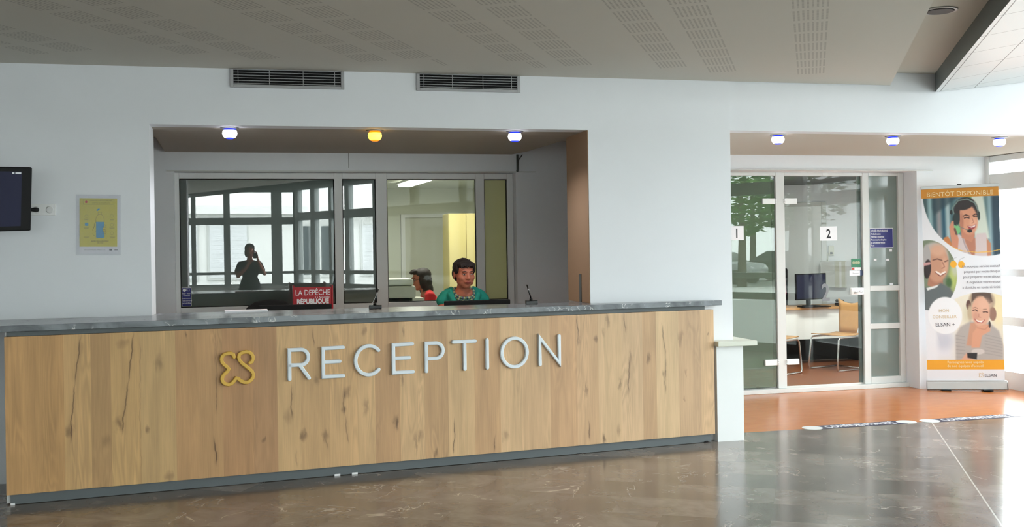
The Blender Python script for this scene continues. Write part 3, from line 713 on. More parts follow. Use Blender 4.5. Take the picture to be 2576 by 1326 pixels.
# newspaper rack
a = onY(738, 722, 9.3); c = onY(835, 786, 9.3); RW = c[0] - a[0]; zr = a[2]
t = thing('newspaper_rack', 'red plastic newspaper rack lettered for two daily papers, near the glazing', 'newspaper rack', ((a[0] + c[0]) / 2, 9.3, .75))
hw = RW / 2; H = zr - .75
obj('front_panel', bx(-hw, hw, -.01, 0, 0, H - .004), 'red_plastic', t, bevel=.002)
for sx0 in (-hw - .004, hw): obj('side_panel', bx(sx0, sx0 + .012, -.02, .22, 0, H + .01), 'red_plastic', t, bevel=.002)
obj('back_panel', bx(-hw, hw, .205, .22, 0, H - .02), 'red_plastic', t); obj('shelf', bx(-hw + .001, hw - .001, .001, .204, .02, .03), 'red_plastic', t)
text('lettering', 'LA DEPÊCHE', .068, 'paper', t, (0, -.0115, H - .074), align='CENTER', sx_=.78)
text('lettering', 'La Nouvelle', .028, 'paper', t, (hw - .02, -.0115, H - .103), align='RIGHT', sx_=.9, shear=.2)
text('lettering', 'RÉPUBLIQUE', .056, 'paper', t, (0, -.0115, H - .147), align='CENTER', sx_=.86, bold=.0025)
text('lettering', 'des Pyrénées', .028, 'paper', t, (0, -.0115, H - .175), align='CENTER', sx_=.9, shear=.2)
bm = bmesh.new(); box(bm, -.05, .0, 0, .002, 0, .012)
t2 = thing('low_cabinet', 'low pale cabinet carrying the red newspaper rack', 'cabinet', ((a[0] + c[0]) / 2, 9.35, 0))
obj('body', bx(-.4, .4, -.2, .25, .03, .73), 'cream', t2, bevel=.003); obj('top', bx(-.42, .42, -.22, .27, .731, .749), 'cream', t2, bevel=.003)
for s_ in (-1, 1):
    d = obj('door', bx(min(0, s_ * .395) + .003, max(0, s_ * .395) - .003, -.218, -.201, .05, .72), 'white', t2)
    bm = bmesh.new(); tube(bm, [(s_ * .04, -.219, .5), (s_ * .04, -.24, .5), (s_ * .04, -.24, .6), (s_ * .04, -.219, .6)], .005, 8); obj('handle', bm, 'chrome', d)

# papers lying on the counter behind the monitor
p = onZ(600, 789, 1.106)
tag(obj('paper_stack', bx(-.12, .18, -.07, .07, 0, .012), 'paper', loc=(p[0] + .02, 7.86, 1.1055), rot=(0, 0, .05)), 'small stack of white papers lying on the dark stone counter left of the monitor', 'papers')

# pens on swivel holders
def pen_holder(px, py, py2, lean, label, chain=True):
    p = onZ(px, py, 1.106)
    t = thing('pen_holder', label, 'pen holder', (p[0], p[1], 1.1055))
    bm = bmesh.new(); prism(bm, [(-.047, -.03), (.047, -.03), (.055, .03), (-.04, .03)], 0, .028); obj('base', bm, 'black_gloss', t, bevel=.004)
    bm = bmesh.new(); lathe(bm, [(.012, .028), (.012, .04), (.007, .046)], 14); obj('socket', bm, 'black', t)
    bm = bmesh.new(); tube(bm, [(0, 0, .042), (lean * .35, .0, .085), (lean, .0, .15)], [.0045, .006, .0045], 10); pn = obj('pen', bm, 'black_gloss', t)
    bm = bmesh.new(); tube(bm, [(lean * .45, -.0075, .10), (lean * .75, -.0075, .125)], .002, 8); obj('clip', bm, 'chrome', pn)
    if chain:
        bm = bmesh.new(); tube(bm, [(lean * .9, 0, .14), (lean * .2, -.01, .09), (-.02, -.01, .04), (-.025, -.012, .028)], .0015, 6); obj('cord', bm, 'steel', t)
pen_holder(943, 777, 740, .028, 'black pen in a swivel stand on the counter, left of the seated staff')
pen_holder(1336, 765, 725, -.032, 'black pen in a swivel stand on the counter, right of the monitor', False)
p = onZ(1440, 762, 1.106)
tag(obj('sticker_plate', bx(-.004, .0, 0, .05, 0, .22), 'charcoal', loc=(2.483, 7.9, 1.1065)), 'narrow dark plate fixed low on the brown pillar side', 'plate')

# ------------------------------------------------------------------ copier
a = onY(975, 703, 10.5); c = onY(1040, 770, 10.5)
cpx = (a[0] + c[0]) / 2 - .21; zc_ = a[2]
t = thing('photocopier', 'beige photocopier with a document feeder behind the office glass', 'photocopier', (cpx, 10.75, 0))
obj('body', bx(-.32, .32, -.25, .3, .03, zc_ - .27), 'copier_body', t, bevel=.01)
obj('scanner_unit', bx(-.32, .36, -.28, .3, zc_ - .19, zc_ - .07), 'copier_body', t, bevel=.015)
obj('document_feeder', bx(-.33, .345, -.25, .28, zc_ - .068, zc_), 'cream', t, bevel=.02)
obj('paper_slot', bx(-.2, .3, -.24, .28, zc_ - .268, zc_ - .192), 'black', t)
bm = bmesh.new(); prism(bm, [(.33, -.24), (.46, -.2), (.46, .12), (.33, .2)], zc_ - .235, zc_ - .195); obj('output_tray', bm, 'copier_body', t, bevel=.005)
for k in range(3): d = obj('paper_drawer', bx(-.3, .3, -.262, -.251, .08 + k * .16, .22 + k * .16), 'copier_body', t, bevel=.003); obj('handle', bx(-.08, .08, -.27, -.263, .17 + k * .16, .19 + k * .16), 'copier_dark', d)
obj('front_cover', bx(-.29, .28, -.27, -.251, .57, zc_ - .29), 'copier_dark', t, bevel=.006)

# ------------------------------------------------------------------ people
def hand(bm, wrist, d, up, side=1, s=1.0, curl=.5, thumb=True):
    """palm + five unequal bent fingers; d = finger direction, up = back of the hand"""
    d = Vector(d).normalized(); up = Vector(up); up = (up - up.project(d)).normalized(); sd = d.cross(up) * side; W = Vector(wrist)
    for k in range(4):
        q = W + d * .02 * s + sd * (-.027 + .018 * k) * s
        e = W + d * .088 * s + sd * (-.030 + .020 * k) * s
        capsule(bm, [W, q, e], [.018 * s, .016 * s, .0125 * s], 10)
        Lf = [.036, .042, .039, .031][k] * s
        p1 = e + d * Lf - up * .012 * curl * s; p2 = p1 + (d * (1 - curl * .6) - up * curl).normalized() * Lf * .72; p3 = p2 + (d * (.5 - curl * .7) - up * (.4 + curl)).normalized() * Lf * .5
        capsule(bm, [e, p1, p2, p3], [.0105 * s, .0095 * s, .0085 * s, .007 * s], 8)
    a = W + d * .02 * s - sd * .022 * s
    capsule(bm, [a, a - sd * .028 * s + d * .025 * s, a - sd * .038 * s + d * .055 * s - up * .012 * s], [.015 * s, .011 * s, .008 * s], 8)

def head_mesh(bm, c, s=1.0, M=None):
    """adult head, face towards -y, in its own frame; c = centre between the ears"""
    M = (M if M is not None else Matrix.Identity(4)); T = Matrix.Translation(c) @ M @ Matrix.Scale(s, 4)
    def B(p, r, rot=None): 
        m = T @ Matrix.Translation(p) @ (rot if rot is not None else Matrix.Identity(4)) @ Matrix.Diagonal((*r, 1))
        bmesh.ops.create_uvsphere(bm, u_segments=22, v_segments=14, radius=1, matrix=m)
    def Cc(ps, rs): capsule(bm, [T @ Vector(p) for p in ps], [r * s for r in rs], 12)
    B((0, .012, .035), (.076, .094, .082))       # cranium
    B((0, -.028, -.018), (.066, .066, .088))     # face
    B((0, -.05, -.074), (.038, .036, .034))      # chin
    B((-.036, -.03, -.052), (.03, .045, .035)); B((.036, -.03, -.052), (.03, .045, .035))  # jaw
    B((-.036, -.052, -.02), (.032, .034, .034)); B((.036, -.052, -.02), (.032, .034, .034))  # cheeks
    B((0, -.082, .03), (.05, .014, .013))        # brow
    Cc([(0, -.09, .018), (0, -.107, -.02)], [.0075, .0115])  # nose
    B((-.011, -.1, -.024), (.008, .009, .007)); B((.011, -.1, -.024), (.008, .009, .007))
    B((0, -.088, -.052), (.026, .012, .014))     # mouth mound
    for sx0 in (-1, 1):
        B((sx0 * .076, .008, -.006), (.009, .02, .033), Matrix.Rotation(sx0 * .25, 4, 'Z')); 
    return T

def face_details(t, T, brow='hair_dark', eyes='eye_white', smile=0, glasses=False):
    def put(name, p, r, m, rot=None, **k):
        bm = bmesh.new(); mm = T @ Matrix.Translation(p) @ (rot if rot is not None else Matrix.Identity(4)) @ Matrix.Diagonal((*r, 1))
        bmesh.ops.create_uvsphere(bm, u_segments=16, v_segments=10, radius=1, matrix=mm); return obj(name, bm, m, t, smooth=True, **k)
    for s_ in (-1, 1):
        e = put('eye', (s_ * .031, -.0835, .008), (.0115, .009, .0062), eyes)
        put('iris', (s_ * .031, -.0905, .007), (.005, .003, .005), 'ink')
        b2 = bmesh.new(); tube(b2, [T @ Vector(p) for p in [(s_ * .014, -.0935, .028), (s_ * .03, -.095, .034), (s_ * .049, -.083, .028)]], [.0025, .003, .002], 8); obj('eyebrow', b2, brow, t, smooth=True)
        b2 = bmesh.new(); tube(b2, [T @ Vector(p) for p in [(s_ * .018, -.0915, .011), (s_ * .031, -.0945, .016), (s_ * .045, -.085, .009)]], [.002, .0028, .002], 8); obj('eyelid', b2, 'skin_dark', t, smooth=True)
    b2 = bmesh.new(); tube(b2, [T @ Vector(p) for p in [(-.024, -.091, -.053), (-.01, -.102, -.0495), (0, -.1035, -.051), (.01, -.102, -.0495), (.024, -.091, -.053)]], [.0025, .0045, .004, .0045, .0025], 8)
    tube(b2, [T @ Vector(p) for p in [(-.02, -.092, -.0585), (0, -.1025, -.0605), (.02, -.092, -.0585)]], [.002, .0055, .002], 8)
    obj('lips', b2, 'lip', t, smooth=True)
    if glasses:
        b2 = bmesh.new()
        for s_ in (-1, 1):
            ring = [T @ Vector((s_ * .033 + .022 * math.cos(a_), -.101, .006 + .018 * math.sin(a_))) for a_ in [2 * PI * k / 16 for k in range(17)]]
            tube(b2, ring, .0018, 6)
            tube(b2, [T @ Vector((s_ * .055, -.1, .01)), T @ Vector((s_ * .077, -.02, .01)), T @ Vector((s_ * .078, .01, .0))], .0018, 6)
        tube(b2, [T @ Vector((-.011, -.101, .008)), T @ Vector((.011, -.101, .008))], .0018, 6)
        obj('glasses', b2, 'black', t, smooth=True)

# woman in green, seated, facing the monitor
hp = onY(1167, 688, 8.62)
gx, gz = hp[0], hp[2] - .005
t = thing('person', 'seated person with short dark hair, teal top and bead necklace, looking at the monitor', 'person', (gx, 8.62, 0))
Mh = Matrix.Rotation(R(10), 4, 'Z') @ Matrix.Rotation(R(6), 4, 'X')
bm = bmesh.new(); T = head_mesh(bm, (0, 0, gz), 1.08, Mh)
capsule(bm, [(0, .02, gz - .05), (0, .04, gz - .10), (0, .07, gz - .16)], [.05, .05, .066], 16)
sh = gz - .165
capsule(bm, [(-.145, .06, sh - .035), (0, .05, sh - .01), (.145, .06, sh - .035)], [.045, .07, .045], 14)
blob(bm, (0, .06, sh - .13), (.17, .1, .16)); blob(bm, (0, .07, sh - .32), (.15, .11, .18)); blob(bm, (0, .05, .56), (.19, .16, .13))
for s_ in (-1, 1):
    capsule(bm, [(s_ * .16, .06, sh - .055), (s_ * .195, .03, sh - .2), (s_ * .205, .0, sh - .32)], [.042, .04, .036])
    capsule(bm, [(s_ * .21, .0, sh - .32), (s_ * .17, -.06, .79), (s_ * .13, -.10, .768)], [.038, .03, .024])
    hand(bm, (s_ * .13, -.105, .768), (-s_ * .7, -.75, -.02), (0, 0, 1), s_, .95, .35)
    capsule(bm, [(s_ * .09, .0, .56), (s_ * .1, -.4, .55)], [.085, .06]); capsule(bm, [(s_ * .1, -.4, .54), (s_ * .1, -.38, .1)], [.055, .035]); capsule(bm, [(s_ * .1, -.36, .045), (s_ * .1, -.52, .035)], [.035, .028])
obj('body', bm, 'skin', t, remesh=.0055, sm=2)
face_details(t, T)
# short hair cap
bm = bmesh.new()
def HB(p, r): bmesh.ops.create_uvsphere(bm, u_segments=20, v_segments=12, radius=1, matrix=T @ Matrix.Translation(p) @ Matrix.Diagonal((*r, 1)))
HB((0, .022, .046), (.082, .096, .076)); HB((0, .05, .0), (.078, .07, .075)); HB((-.02, -.052, .078), (.052, .036, .026)); HB((.03, -.05, .076), (.042, .036, .026)); HB((-.07, -.01, .04), (.015, .04, .04)); HB((.07, -.01, .04), (.015, .04, .04))
rnd = random.Random(3)
for k in range(26):
    a_ = rnd.uniform(0, 2 * PI); ph = rnd.uniform(.1, 1.25)
    n_ = Vector((math.sin(ph) * math.cos(a_), math.sin(ph) * math.sin(a_), math.cos(ph))); p_ = Vector((n_.x * .08, .02 + n_.y * .093, 0.044 + n_.z * .072))
    if p_.y < -.05 and p_.z < .08: continue
    capsule(bm, [T @ p_, T @ (p_ + n_ * .006 + Vector((.006, .004, .002)))], [.009, .004], 6)
for k in range(7):
    x_ = -.05 + .016 * k; capsule(bm, [T @ Vector((x_, -.07, .082)), T @ Vector((x_ - .006, -.092, .052 + .009 * (k % 3)))], [.01, .004], 6)
obj('hair', bm, 'hair_dark', t, remesh=.005, sm=1)
# sleeveless teal top
bm = bmesh.new()
blob(bm, (0, .065, sh - .15), (.188, .122, .17)); blob(bm, (0, .07, sh - .33), (.17, .13, .2)); blob(bm, (0, .06, .62), (.2, .17, .16))
for s_ in (-1, 1): capsule(bm, [(s_ * .10, .065, sh + .005), (s_ * .145, .062, sh - .02), (s_ * .175, .06, sh - .055)], [.05, .054, .053])
capsule(bm, [(-.11, .11, sh - .005), (.11, .11, sh - .005)], [.055, .055])
for s_ in (-1, 1): capsule(bm, [(s_ * .095, .085, sh + .035), (s_ * .115, .0, sh - .005), (s_ * .075, -.04, sh - .1)], [.026, .03, .03])
for k in range(9):
    x_ = -.16 + .04 * k; tube(bm, [(x_ * .75, -.045 - .012 * math.cos(x_ * 8), sh - .07), (x_, -.058, sh - .16), (x_, -.06, sh - .3)], [.006, .012, .012], 8)
obj('top', bm, 'teal_cloth', t, remesh=.008, sm=2)
bm = bmesh.new()
pts = [(.084 * math.sin(a_), .03 - .06 * math.cos(a_) - .02 * (1 + math.cos(a_)), sh + .065 - .05 * (1 + math.cos(a_))) for a_ in [(-2.3 + 4.6 * k / 30) for k in range(31)]]
mat('bead_green', (96, 132, 96), .35); mat('bead_blue', (58, 74, 112), .35); mat('bead_light', (160, 168, 130), .35)
for k, p_ in enumerate(pts):
    blob(bm, p_, (.0115,) * 3, mi=k % 3, seg=10)
for k, p_ in enumerate(pts[3:-3]):
    q = Vector(p_) + Vector((0, -.008, -.022)); blob(bm, q, (.010,) * 3, mi=(k * 2) % 3, seg=10)
obj('bead_necklace', bm, ['bead_green', 'bead_blue', 'bead_light'], t)
# her chair
tc_ = thing('office_chair', 'black office chair under the seated person in teal', 'chair', (gx, 8.68, 0))
obj('seat', bx(-.24, .24, -.2, .24, .37, .43), 'black_fabric', tc_, bevel=.02); obj('backrest', bx(-.19, .19, .26, .3, .5, .95), 'black_fabric', tc_, bevel=.015)
bm = bmesh.new(); tube(bm, [(0, 0, .06), (0, 0, .37)], .025, 12); box(bm, -.03, .03, .0, .26, .345, .369); box(bm, -.03, .03, .30, .32, .345, .7); obj('gas_column', bm, 'black', tc_)
for k in range(5):
    an = 2 * PI * k / 5; bm = bmesh.new(); tube(bm, [(.03 * math.cos(an), .03 * math.sin(an), .09), (.28 * math.cos(an), .28 * math.sin(an), .06)], [.02, .012], 8); tube(bm, [(.28 * math.cos(an) - .01, .28 * math.sin(an), .027), (.28 * math.cos(an) + .01, .28 * math.sin(an), .027)], .027, 10); obj('leg', bm, 'black', tc_)

# woman in red, profile to the left, behind the glass
hp = onY(1059, 704, 11.3)
rx_, rz_ = hp[0], hp[2]
t = thing('person', 'seated person in profile with long brown hair, glasses and a red top', 'person', (rx_, 11.3, 0))
Mh = Matrix.Rotation(R(-78), 4, 'Z') @ Matrix.Rotation(R(8), 4, 'X')
bm = bmesh.new(); T = head_mesh(bm, (0, 0, rz_), 1.0, Mh)
capsule(bm, [(.02, 0, rz_ - .05), (.04, 0, rz_ - .10), (.06, 0, rz_ - .15)], [.05, .05, .06], 14)
sh = rz_ - .155
capsule(bm, [(.07, -.15, sh - .03), (.07, 0, sh), (.07, .15, sh - .03)], [.05, .07, .05], 14)
blob(bm, (.08, 0, sh - .14), (.1, .15, .15)); blob(bm, (.09, 0, sh - .32), (.1, .13, .18)); blob(bm, (.07, 0, .55), (.14, .17, .12))
for s_ in (-1, 1):
    capsule(bm, [(.07, s_ * .17, sh - .04), (.05, s_ * .2, sh - .2), (0, s_ * .19, sh - .28)], [.046, .04, .034]); capsule(bm, [(0, s_ * .19, sh - .28), (-.2, s_ * .12, .80)], [.034, .023])
    hand(bm, (-.205, s_ * .12, .80), (-1, 0, -.05), (0, 0, 1), -s_, .9, .4)
    capsule(bm, [(0, s_ * .09, .54), (-.38, s_ * .1, .53)], [.08, .055]); capsule(bm, [(-.38, s_ * .1, .52), (-.36, s_ * .1, .08)], [.05, .035]); capsule(bm, [(-.34, s_ * .1, .045), (-.48, s_ * .1, .035)], [.032, .026])
obj('body', bm, 'skin', t, remesh=.0065, sm=2)
face_details(t, T, glasses=True)
bm = bmesh.new()
HB((0, .025, .05), (.084, .1, .08)); HB((0, .05, -.02), (.084, .072, .1)); HB((0, -.06, .098), (.045, .045, .03)); HB((0, -.095, .092), (.034, .022, .02)); HB((.055, .0, -.02), (.034, .05, .085)); HB((-.06, .0, -.02), (.032, .05, .085))
HB((0, .07, -.11), (.078, .05, .085)); HB((.055, .03, -.1), (.03, .045, .085)); HB((-.058, .03, -.1), (.03, .045, .085)); HB((0, .075, -.17), (.055, .035, .06))
obj('hair', bm, 'hair_brown', t, remesh=.006, sm=2)
bm = bmesh.new()
blob(bm, (.08, 0, sh - .15), (.125, .17, .17)); blob(bm, (.09, 0, sh - .33), (.12, .15, .2)); blob(bm, (.075, 0, .6), (.15, .18, .14))
for s_ in (-1, 1): capsule(bm, [(.075, s_ * .05, sh - .005), (.075, s_ * .16, sh - .02), (.055, s_ * .2, sh - .17)], [.055, .06, .055])
obj('top', bm, 'red_cloth', t, remesh=.009, sm=2)
t3 = thing('office_chair', 'dark office chair under the seated person in red', 'chair', (rx_ + .07, 11.3, 0))
obj('seat', bx(-.2, .2, -.22, .22, .37, .42), 'black_fabric', t3, bevel=.02); obj('backrest', bx(.19, .22, -.18, .18, .45, .85), 'black_fabric', t3, bevel=.01)
bm = bmesh.new(); tube(bm, [(0, 0, .03), (0, 0, .37)], .025, 12); box(bm, 0, .2, -.03, .03, .345, .369); box(bm, .22, .235, -.03, .03, .345, .6); lathe(bm, [(.26, .005), (.26, .02), (.03, .06)], 20); obj('pedestal', bm, 'black', t3)
t4 = thing('desk', 'pale desk in front of the seated person in red, behind the glass', 'desk', (rx_ - .38, 11.35, 0))
obj('top', bx(-.45, .17, -.1, .5, .765, .785), 'cream', t4); [obj('leg', bx(x_, x_ + .04, y_, y_ + .04, 0, .765), 'white', t4) for x_ in (-.44, .12) for y_ in (-.09, .45)]

# photographer: stands at the viewpoint, seen only as a reflection in the glazing
t = thing('person', 'standing photographer raising a phone, reflected as a dark silhouette in the reception glazing', 'person', (0, -.34, 0))
bm = bmesh.new(); T = head_mesh(bm, (-.10, .0, 1.585), 1.05, Matrix.Rotation(R(180), 4, 'Z'))
capsule(bm, [(-.1, -.02, 1.55), (-.1, -.03, 1.45), (-.1, -.04, 1.36)], [.052, .05, .06], 14)
capsule(bm, [(-.26, -.04, 1.335), (-.1, -.04, 1.36), (.06, -.04, 1.335)], [.05, .075, .05])
blob(bm, (-.1, -.04, 1.22), (.16, .1, .17)); blob(bm, (-.1, -.04, 1.04), (.13, .1, .15)); blob(bm, (-.1, -.04, .9), (.17, .12, .14))
capsule(bm, [(.07, -.04, 1.33), (.12, .03, 1.2), (.16, .12, 1.16)], [.045, .042, .036]); capsule(bm, [(.16, .12, 1.16), (.09, .2, 1.3), (.045, .25, 1.42)], [.036, .032, .024])
capsule(bm, [(-.27, -.04, 1.33), (-.33, .02, 1.18), (-.31, .12, 1.12)], [.045, .042, .036]); capsule(bm, [(-.31, .12, 1.12), (-.16, .2, 1.28), (-.07, .25, 1.42)], [.036, .03, .024])
hand(bm, (.045, .25, 1.43), (-.1, .08, 1), (1, 0, .1), 1, .9, .45); hand(bm, (-.075, .25, 1.43), (.1, .08, 1), (-1, 0, .1), -1, .9, .45)
for s_ in (-1, 1):
    capsule(bm, [(-.1 + s_ * .08, -.04, .86), (-.1 + s_ * .09, -.02, .48), (-.1 + s_ * .09, -.04, .1)], [.085, .055, .038]); capsule(bm, [(-.1 + s_ * .09, -.05, .04), (-.1 + s_ * .1, .1, .035)], [.038, .032])
obj('body', bm, 'skin', t, remesh=.007, sm=2)
face_details(t, T)
bm = bmesh.new(); HB((0, .025, .05), (.088, .102, .084)); HB((0, .05, -.02), (.088, .07, .1)); HB((.06, .01, -.03), (.03, .05, .08)); HB((-.06, .01, -.03), (.03, .05, .08)); obj('hair', bm, 'hair_dark', t, remesh=.007, sm=2)
bm = bmesh.new(); blob(bm, (-.1, -.04, 1.22), (.175, .115, .175)); blob(bm, (-.1, -.04, 1.03), (.15, .115, .17))
capsule(bm, [(-.26, -.04, 1.33), (-.1, -.045, 1.345), (.06, -.04, 1.33)], [.062, .085, .062]); capsule(bm, [(.07, -.04, 1.33), (.12, .03, 1.22)], [.062, .058]); capsule(bm, [(-.27, -.04, 1.33), (-.32, .02, 1.21)], [.062, .058])
lathe(bm, [(.27, .55), (.235, .8), (.16, 1.05)], 24, M=Matrix.Translation((-.1, -.04, 0)))
obj('dress', bm, 'dark_cloth', t, remesh=.01, sm=2)
t = thing('mobile_phone', 'phone held up by the photographer, seen only as a reflection', 'phone', (0, -.052, 1.52))
obj('casing', bx(-.038, .038, -.008, 0, -.075, .022), 'black', t, bevel=.004); obj('screen', bx(-.035, .035, -.0095, -.0081, -.07, .018), 'screen', t)

# ------------------------------------------------------------------ front wall: television, socket, poster, vents, lamps
zT, zB = onY(80, 427, 7.42)[2], onY(70, 573, 7.5)[2]
tvr = onY(76, 500, 7.44)
TWd, THt = .76, .44
t = thing('television', 'flat black television hung at a tilt on the wall, cut by the left edge', 'television', (tvr[0], tvr[1], (zT + zB) / 2), R(33))
Mt = Matrix.Rotation(R(13), 4, 'X')   # top leans into the room
Mt = Matrix.Rotation(R(-2), 4, 'Y') @ Matrix.Rotation(R(10), 4, 'X')
bm = bmesh.new(); box(bm, -TWd, 0, -.025, .02, -.208, .208, M=Mt); box(bm, -TWd + .15, -.12, .02, .05, -.15, .12, M=Mt); obj('casing', bm, 'black', t, bevel=.008)
obj('screen', bx(-TWd + .05, -.068, -.0265, -.0251, -.175, .18, M=Mt), 'screen', t)
bm = bmesh.new()
for a_, b2 in ((-.128, -.114), (-.108, -.072)): box(bm, a_, b2, -.0275, -.0266, .166, .175, M=Mt)
obj('screen_caption', bm, 'paper', t)
bm = bmesh.new(); box(bm, -.5, -.3, .05, .07, -.1, .1, M=Mt); tube(bm, [(-.4, .06, 0), (-.3, .25, 0), (-.25, .44, 0)], .02, 8); obj('wall_bracket', bm, 'black', t)
sk = onY(110, 528, Wf)
t = thing('wall_socket', 'double white wall socket beside the television', 'socket', (sk[0], Wf, sk[2]))
obj('cover_plate', bx(-.085, .078, -.012, -.0005, -.038, .038), 'white', t, bevel=.003)
for q in (-.042, .04):
    bm = bmesh.new(); lathe(bm, [(.024, 0), (.024, .002), (.02, .003)], 20, M=Matrix.Translation((q, -.0121, 0)) @ Matrix.Rotation(R(90), 4, 'X')); obj('outlet', bm, 'frame_grey', t)
bm = bmesh.new(); tube(bm, [(-.042, -.016, 0), (-.05, -.04, 0), (-.075, -.045, -.002), (-.10, -.045, -.004), (-.16, -.05, -.01), (-.26, -.06, 0)], [.017, .015, .009, .004, .003, .003], 10)
tag(obj('power_plug', bm, 'black', loc=(sk[0], Wf, sk[2])), 'black plug and cord in the wall socket beside the television', 'plug')

pc0, pc1 = onY(190, 490, Wf), onY(305, 641, Wf)
pw, ph_ = (pc1[0] - pc0[0]), (pc0[2] - pc1[2])
t = thing('poster', 'yellow heatwave advice poster with a blue water bottle in a clear sleeve', 'poster', ((pc0[0] + pc1[0]) / 2, Wf, (pc0[2] + pc1[2]) / 2))
t.rotation_euler = (0, R(.8), 0)
glass('sleeve', (.95, .95, .96), .01, rough=.3, diff=.08, dcol=(.8, .8, .84))
obj('sheet', bx(-pw * .42, pw * .42, -.002, -.0005, -ph_ * .47, ph_ * .44), 'paper', t)
obj('sleeve', bx(-pw / 2, pw / 2, -.0046, -.0042, -ph_ / 2, ph_ / 2), 'sleeve', t)
obj('yellow_print', bx(-pw * .42, pw * .42, -.0026, -.0021, -ph_ * .36, ph_ * .44), 'poster_yellow', t)
P_ = lambda a, b2: ((a - 515) / 930 * pw, (680 - b2) / 1210 * ph_)   # crop pixels to poster plane
bm = bmesh.new()
def quad(bm, a0, b0, a1, b1, y=-.0029, mi=0, h=.0002):
    x0, z1 = P_(a0, b0); x1, z0 = P_(a1, b1); box(bm, x0, x1, y, y + h, z0, z1, mi)
prism(bm, [P_(465, 620), P_(635, 620), P_(640, 700), P_(600, 770), P_(640, 850), P_(640, 925), P_(620, 945), P_(480, 945), P_(465, 925)], .0026, .0029, M=Matrix.Rotation(R(90), 4, 'X'))
obj('bottle_print', bm, 'water_blue', t)
bm = bmesh.new(); prism(bm, [P_(470, 380), P_(530, 345), P_(545, 370), P_(485, 405)], .0026, .0029, mi=0, M=Matrix.Rotation(R(90), 4, 'X')); obj('cap_print', bm, 'water_blue', t)
bm = bmesh.new(); quad(bm, 235, 640, 305, 700); obj('pictogram', bm, 'water_blue', t)
bm = bmesh.new()
def pline(pts, wd=.0009):
    b_ = bmesh.new(); tube(b_, [(P_(*q)[0], -.0029, P_(*q)[1]) for q in pts], wd, 5); obj('drawn_line', b_, 'olive_ink', t)
pline([(515, 470), (480, 510), (460, 560), (462, 640)]); pline([(580, 470), (615, 510), (635, 560), (635, 640)]); pline([(510, 425), (510, 470), (580, 470), (580, 425), (510, 425)])
pline([(435, 650), (432, 700), (395, 790)], .0014); pline([(460, 800), (450, 830)]); pline([(395, 850), (410, 890), (445, 895)])
for cy_ in (695, 745, 795, 835): pline([(600, cy_ + 15), (610, cy_ - 10), (640, cy_ - 22), (672, cy_ - 5), (672, cy_ + 18), (640, cy_ + 25), (600, cy_ + 15)], .001)
for (cx_, cy_) in ((265, 510), (790, 500), (795, 680), (795, 850)): pline([(cx_ + 35 * math.cos(a_), cy_ + 30 * math.sin(a_)) for a_ in [2 * PI * k / 10 for k in range(11)]], .0006)
bm.free()
bm = bmesh.new(); prism(bm, [(P_(262 + 26 * math.cos(2 * PI * k / 10), 222 + 26 * math.sin(2 * PI * k / 10))) for k in range(10)], .0026, .003, M=Matrix.Rotation(R(90), 4, 'X')); obj('warning_dot', bm, 'brick_red', t)
bm = bmesh.new()
for q in ([(200, 165), (835, 165)], [(200, 270), (835, 270)], [(200, 165), (200, 270)], [(835, 165), (835, 270)]): pline(q, .0006)
bm.free()
def ptext(s, a_, b2, size, m='olive_ink', al='CENTER', bold=0):
    x, z = P_(a_, b2); text('lettering', s, size, m, t, (x, -.0029, z), align=al, ext=.0001, bold=bold)
ptext('CANICULE, FORTES CHALEURS', 570, 205, .0105); ptext('ADOPTEZ LES BONS RÉFLEXES', 570, 250, .0085)
ptext('BOIRE RÉGULIÈREMENT', 550, 1015, .0105, 'ink'); ptext("DE L'EAU", 550, 1050, .0105, 'ink')
ptext('EN CAS DE MALAISE, APPELEZ LE 15', 440, 1188, .0085, 'grey_ink'); 
for (a_, b2) in ((265, 575), (265, 750), (270, 935), (795, 575), (795, 750), (805, 935)):
    bm = bmesh.new(); quad(bm, a_ - 55, b2 - 14, a_ + 55, b2 - 8); quad(bm, a_ - 40, b2 + 2, a_ + 40, b2 + 8); obj('caption_lines', bm, 'olive_ink', t)
bm = bmesh.new(); quad(bm, 740, 1160, 795, 1195); quad(bm, 845, 1175, 915, 1190); obj('footer_logo', bm, 'grey_ink', t)

def vent(a, b2, label):
    p0 = onY(*a, Wf); p1 = onY(*b2, Wf); t = thing('air_vent', label, 'vent', ((p0[0] + p1[0]) / 2, Wf, p1[2]), 0, None)
    w_ = (p1[0] - p0[0]) / 2; h = ZC - .002 - p1[2]
    bm = bmesh.new(); box(bm, -w_, -w_ + .024, -.016, -.001, 0, h); box(bm, w_ - .024, w_, -.016, -.001, 0, h); box(bm, -w_ + .024, w_ - .024, -.016, -.001, 0, .022); obj('frame', bm, 'steel', t, bevel=.002)
    obj('backing', bx(-w_ + .024, w_ - .024, -.002, -.001, .022, h), 'black', t)
    n = 6
    for k in range(n):
        z = .03 + (h - .034) * k / (n - 1); obj('slat', bx(-w_ + .025, w_ - .025, -.011, -.003, z - .0018, z + .0018), 'steel', t, rot=None)
    for f_ in (.07, .34, .635, .915):
        x = -w_ + 2 * w_ * f_; obj('divider', bx(x - .002, x + .002, -.0135, -.0112, .022, h), 'steel', t)
vent((578, 178), (866, 226), 'long slatted air vent on the left, high on the wall above the orange lamp')
vent((1047, 192), (1308, 234), 'long slatted air vent on the right, high on the wall near the pillar')

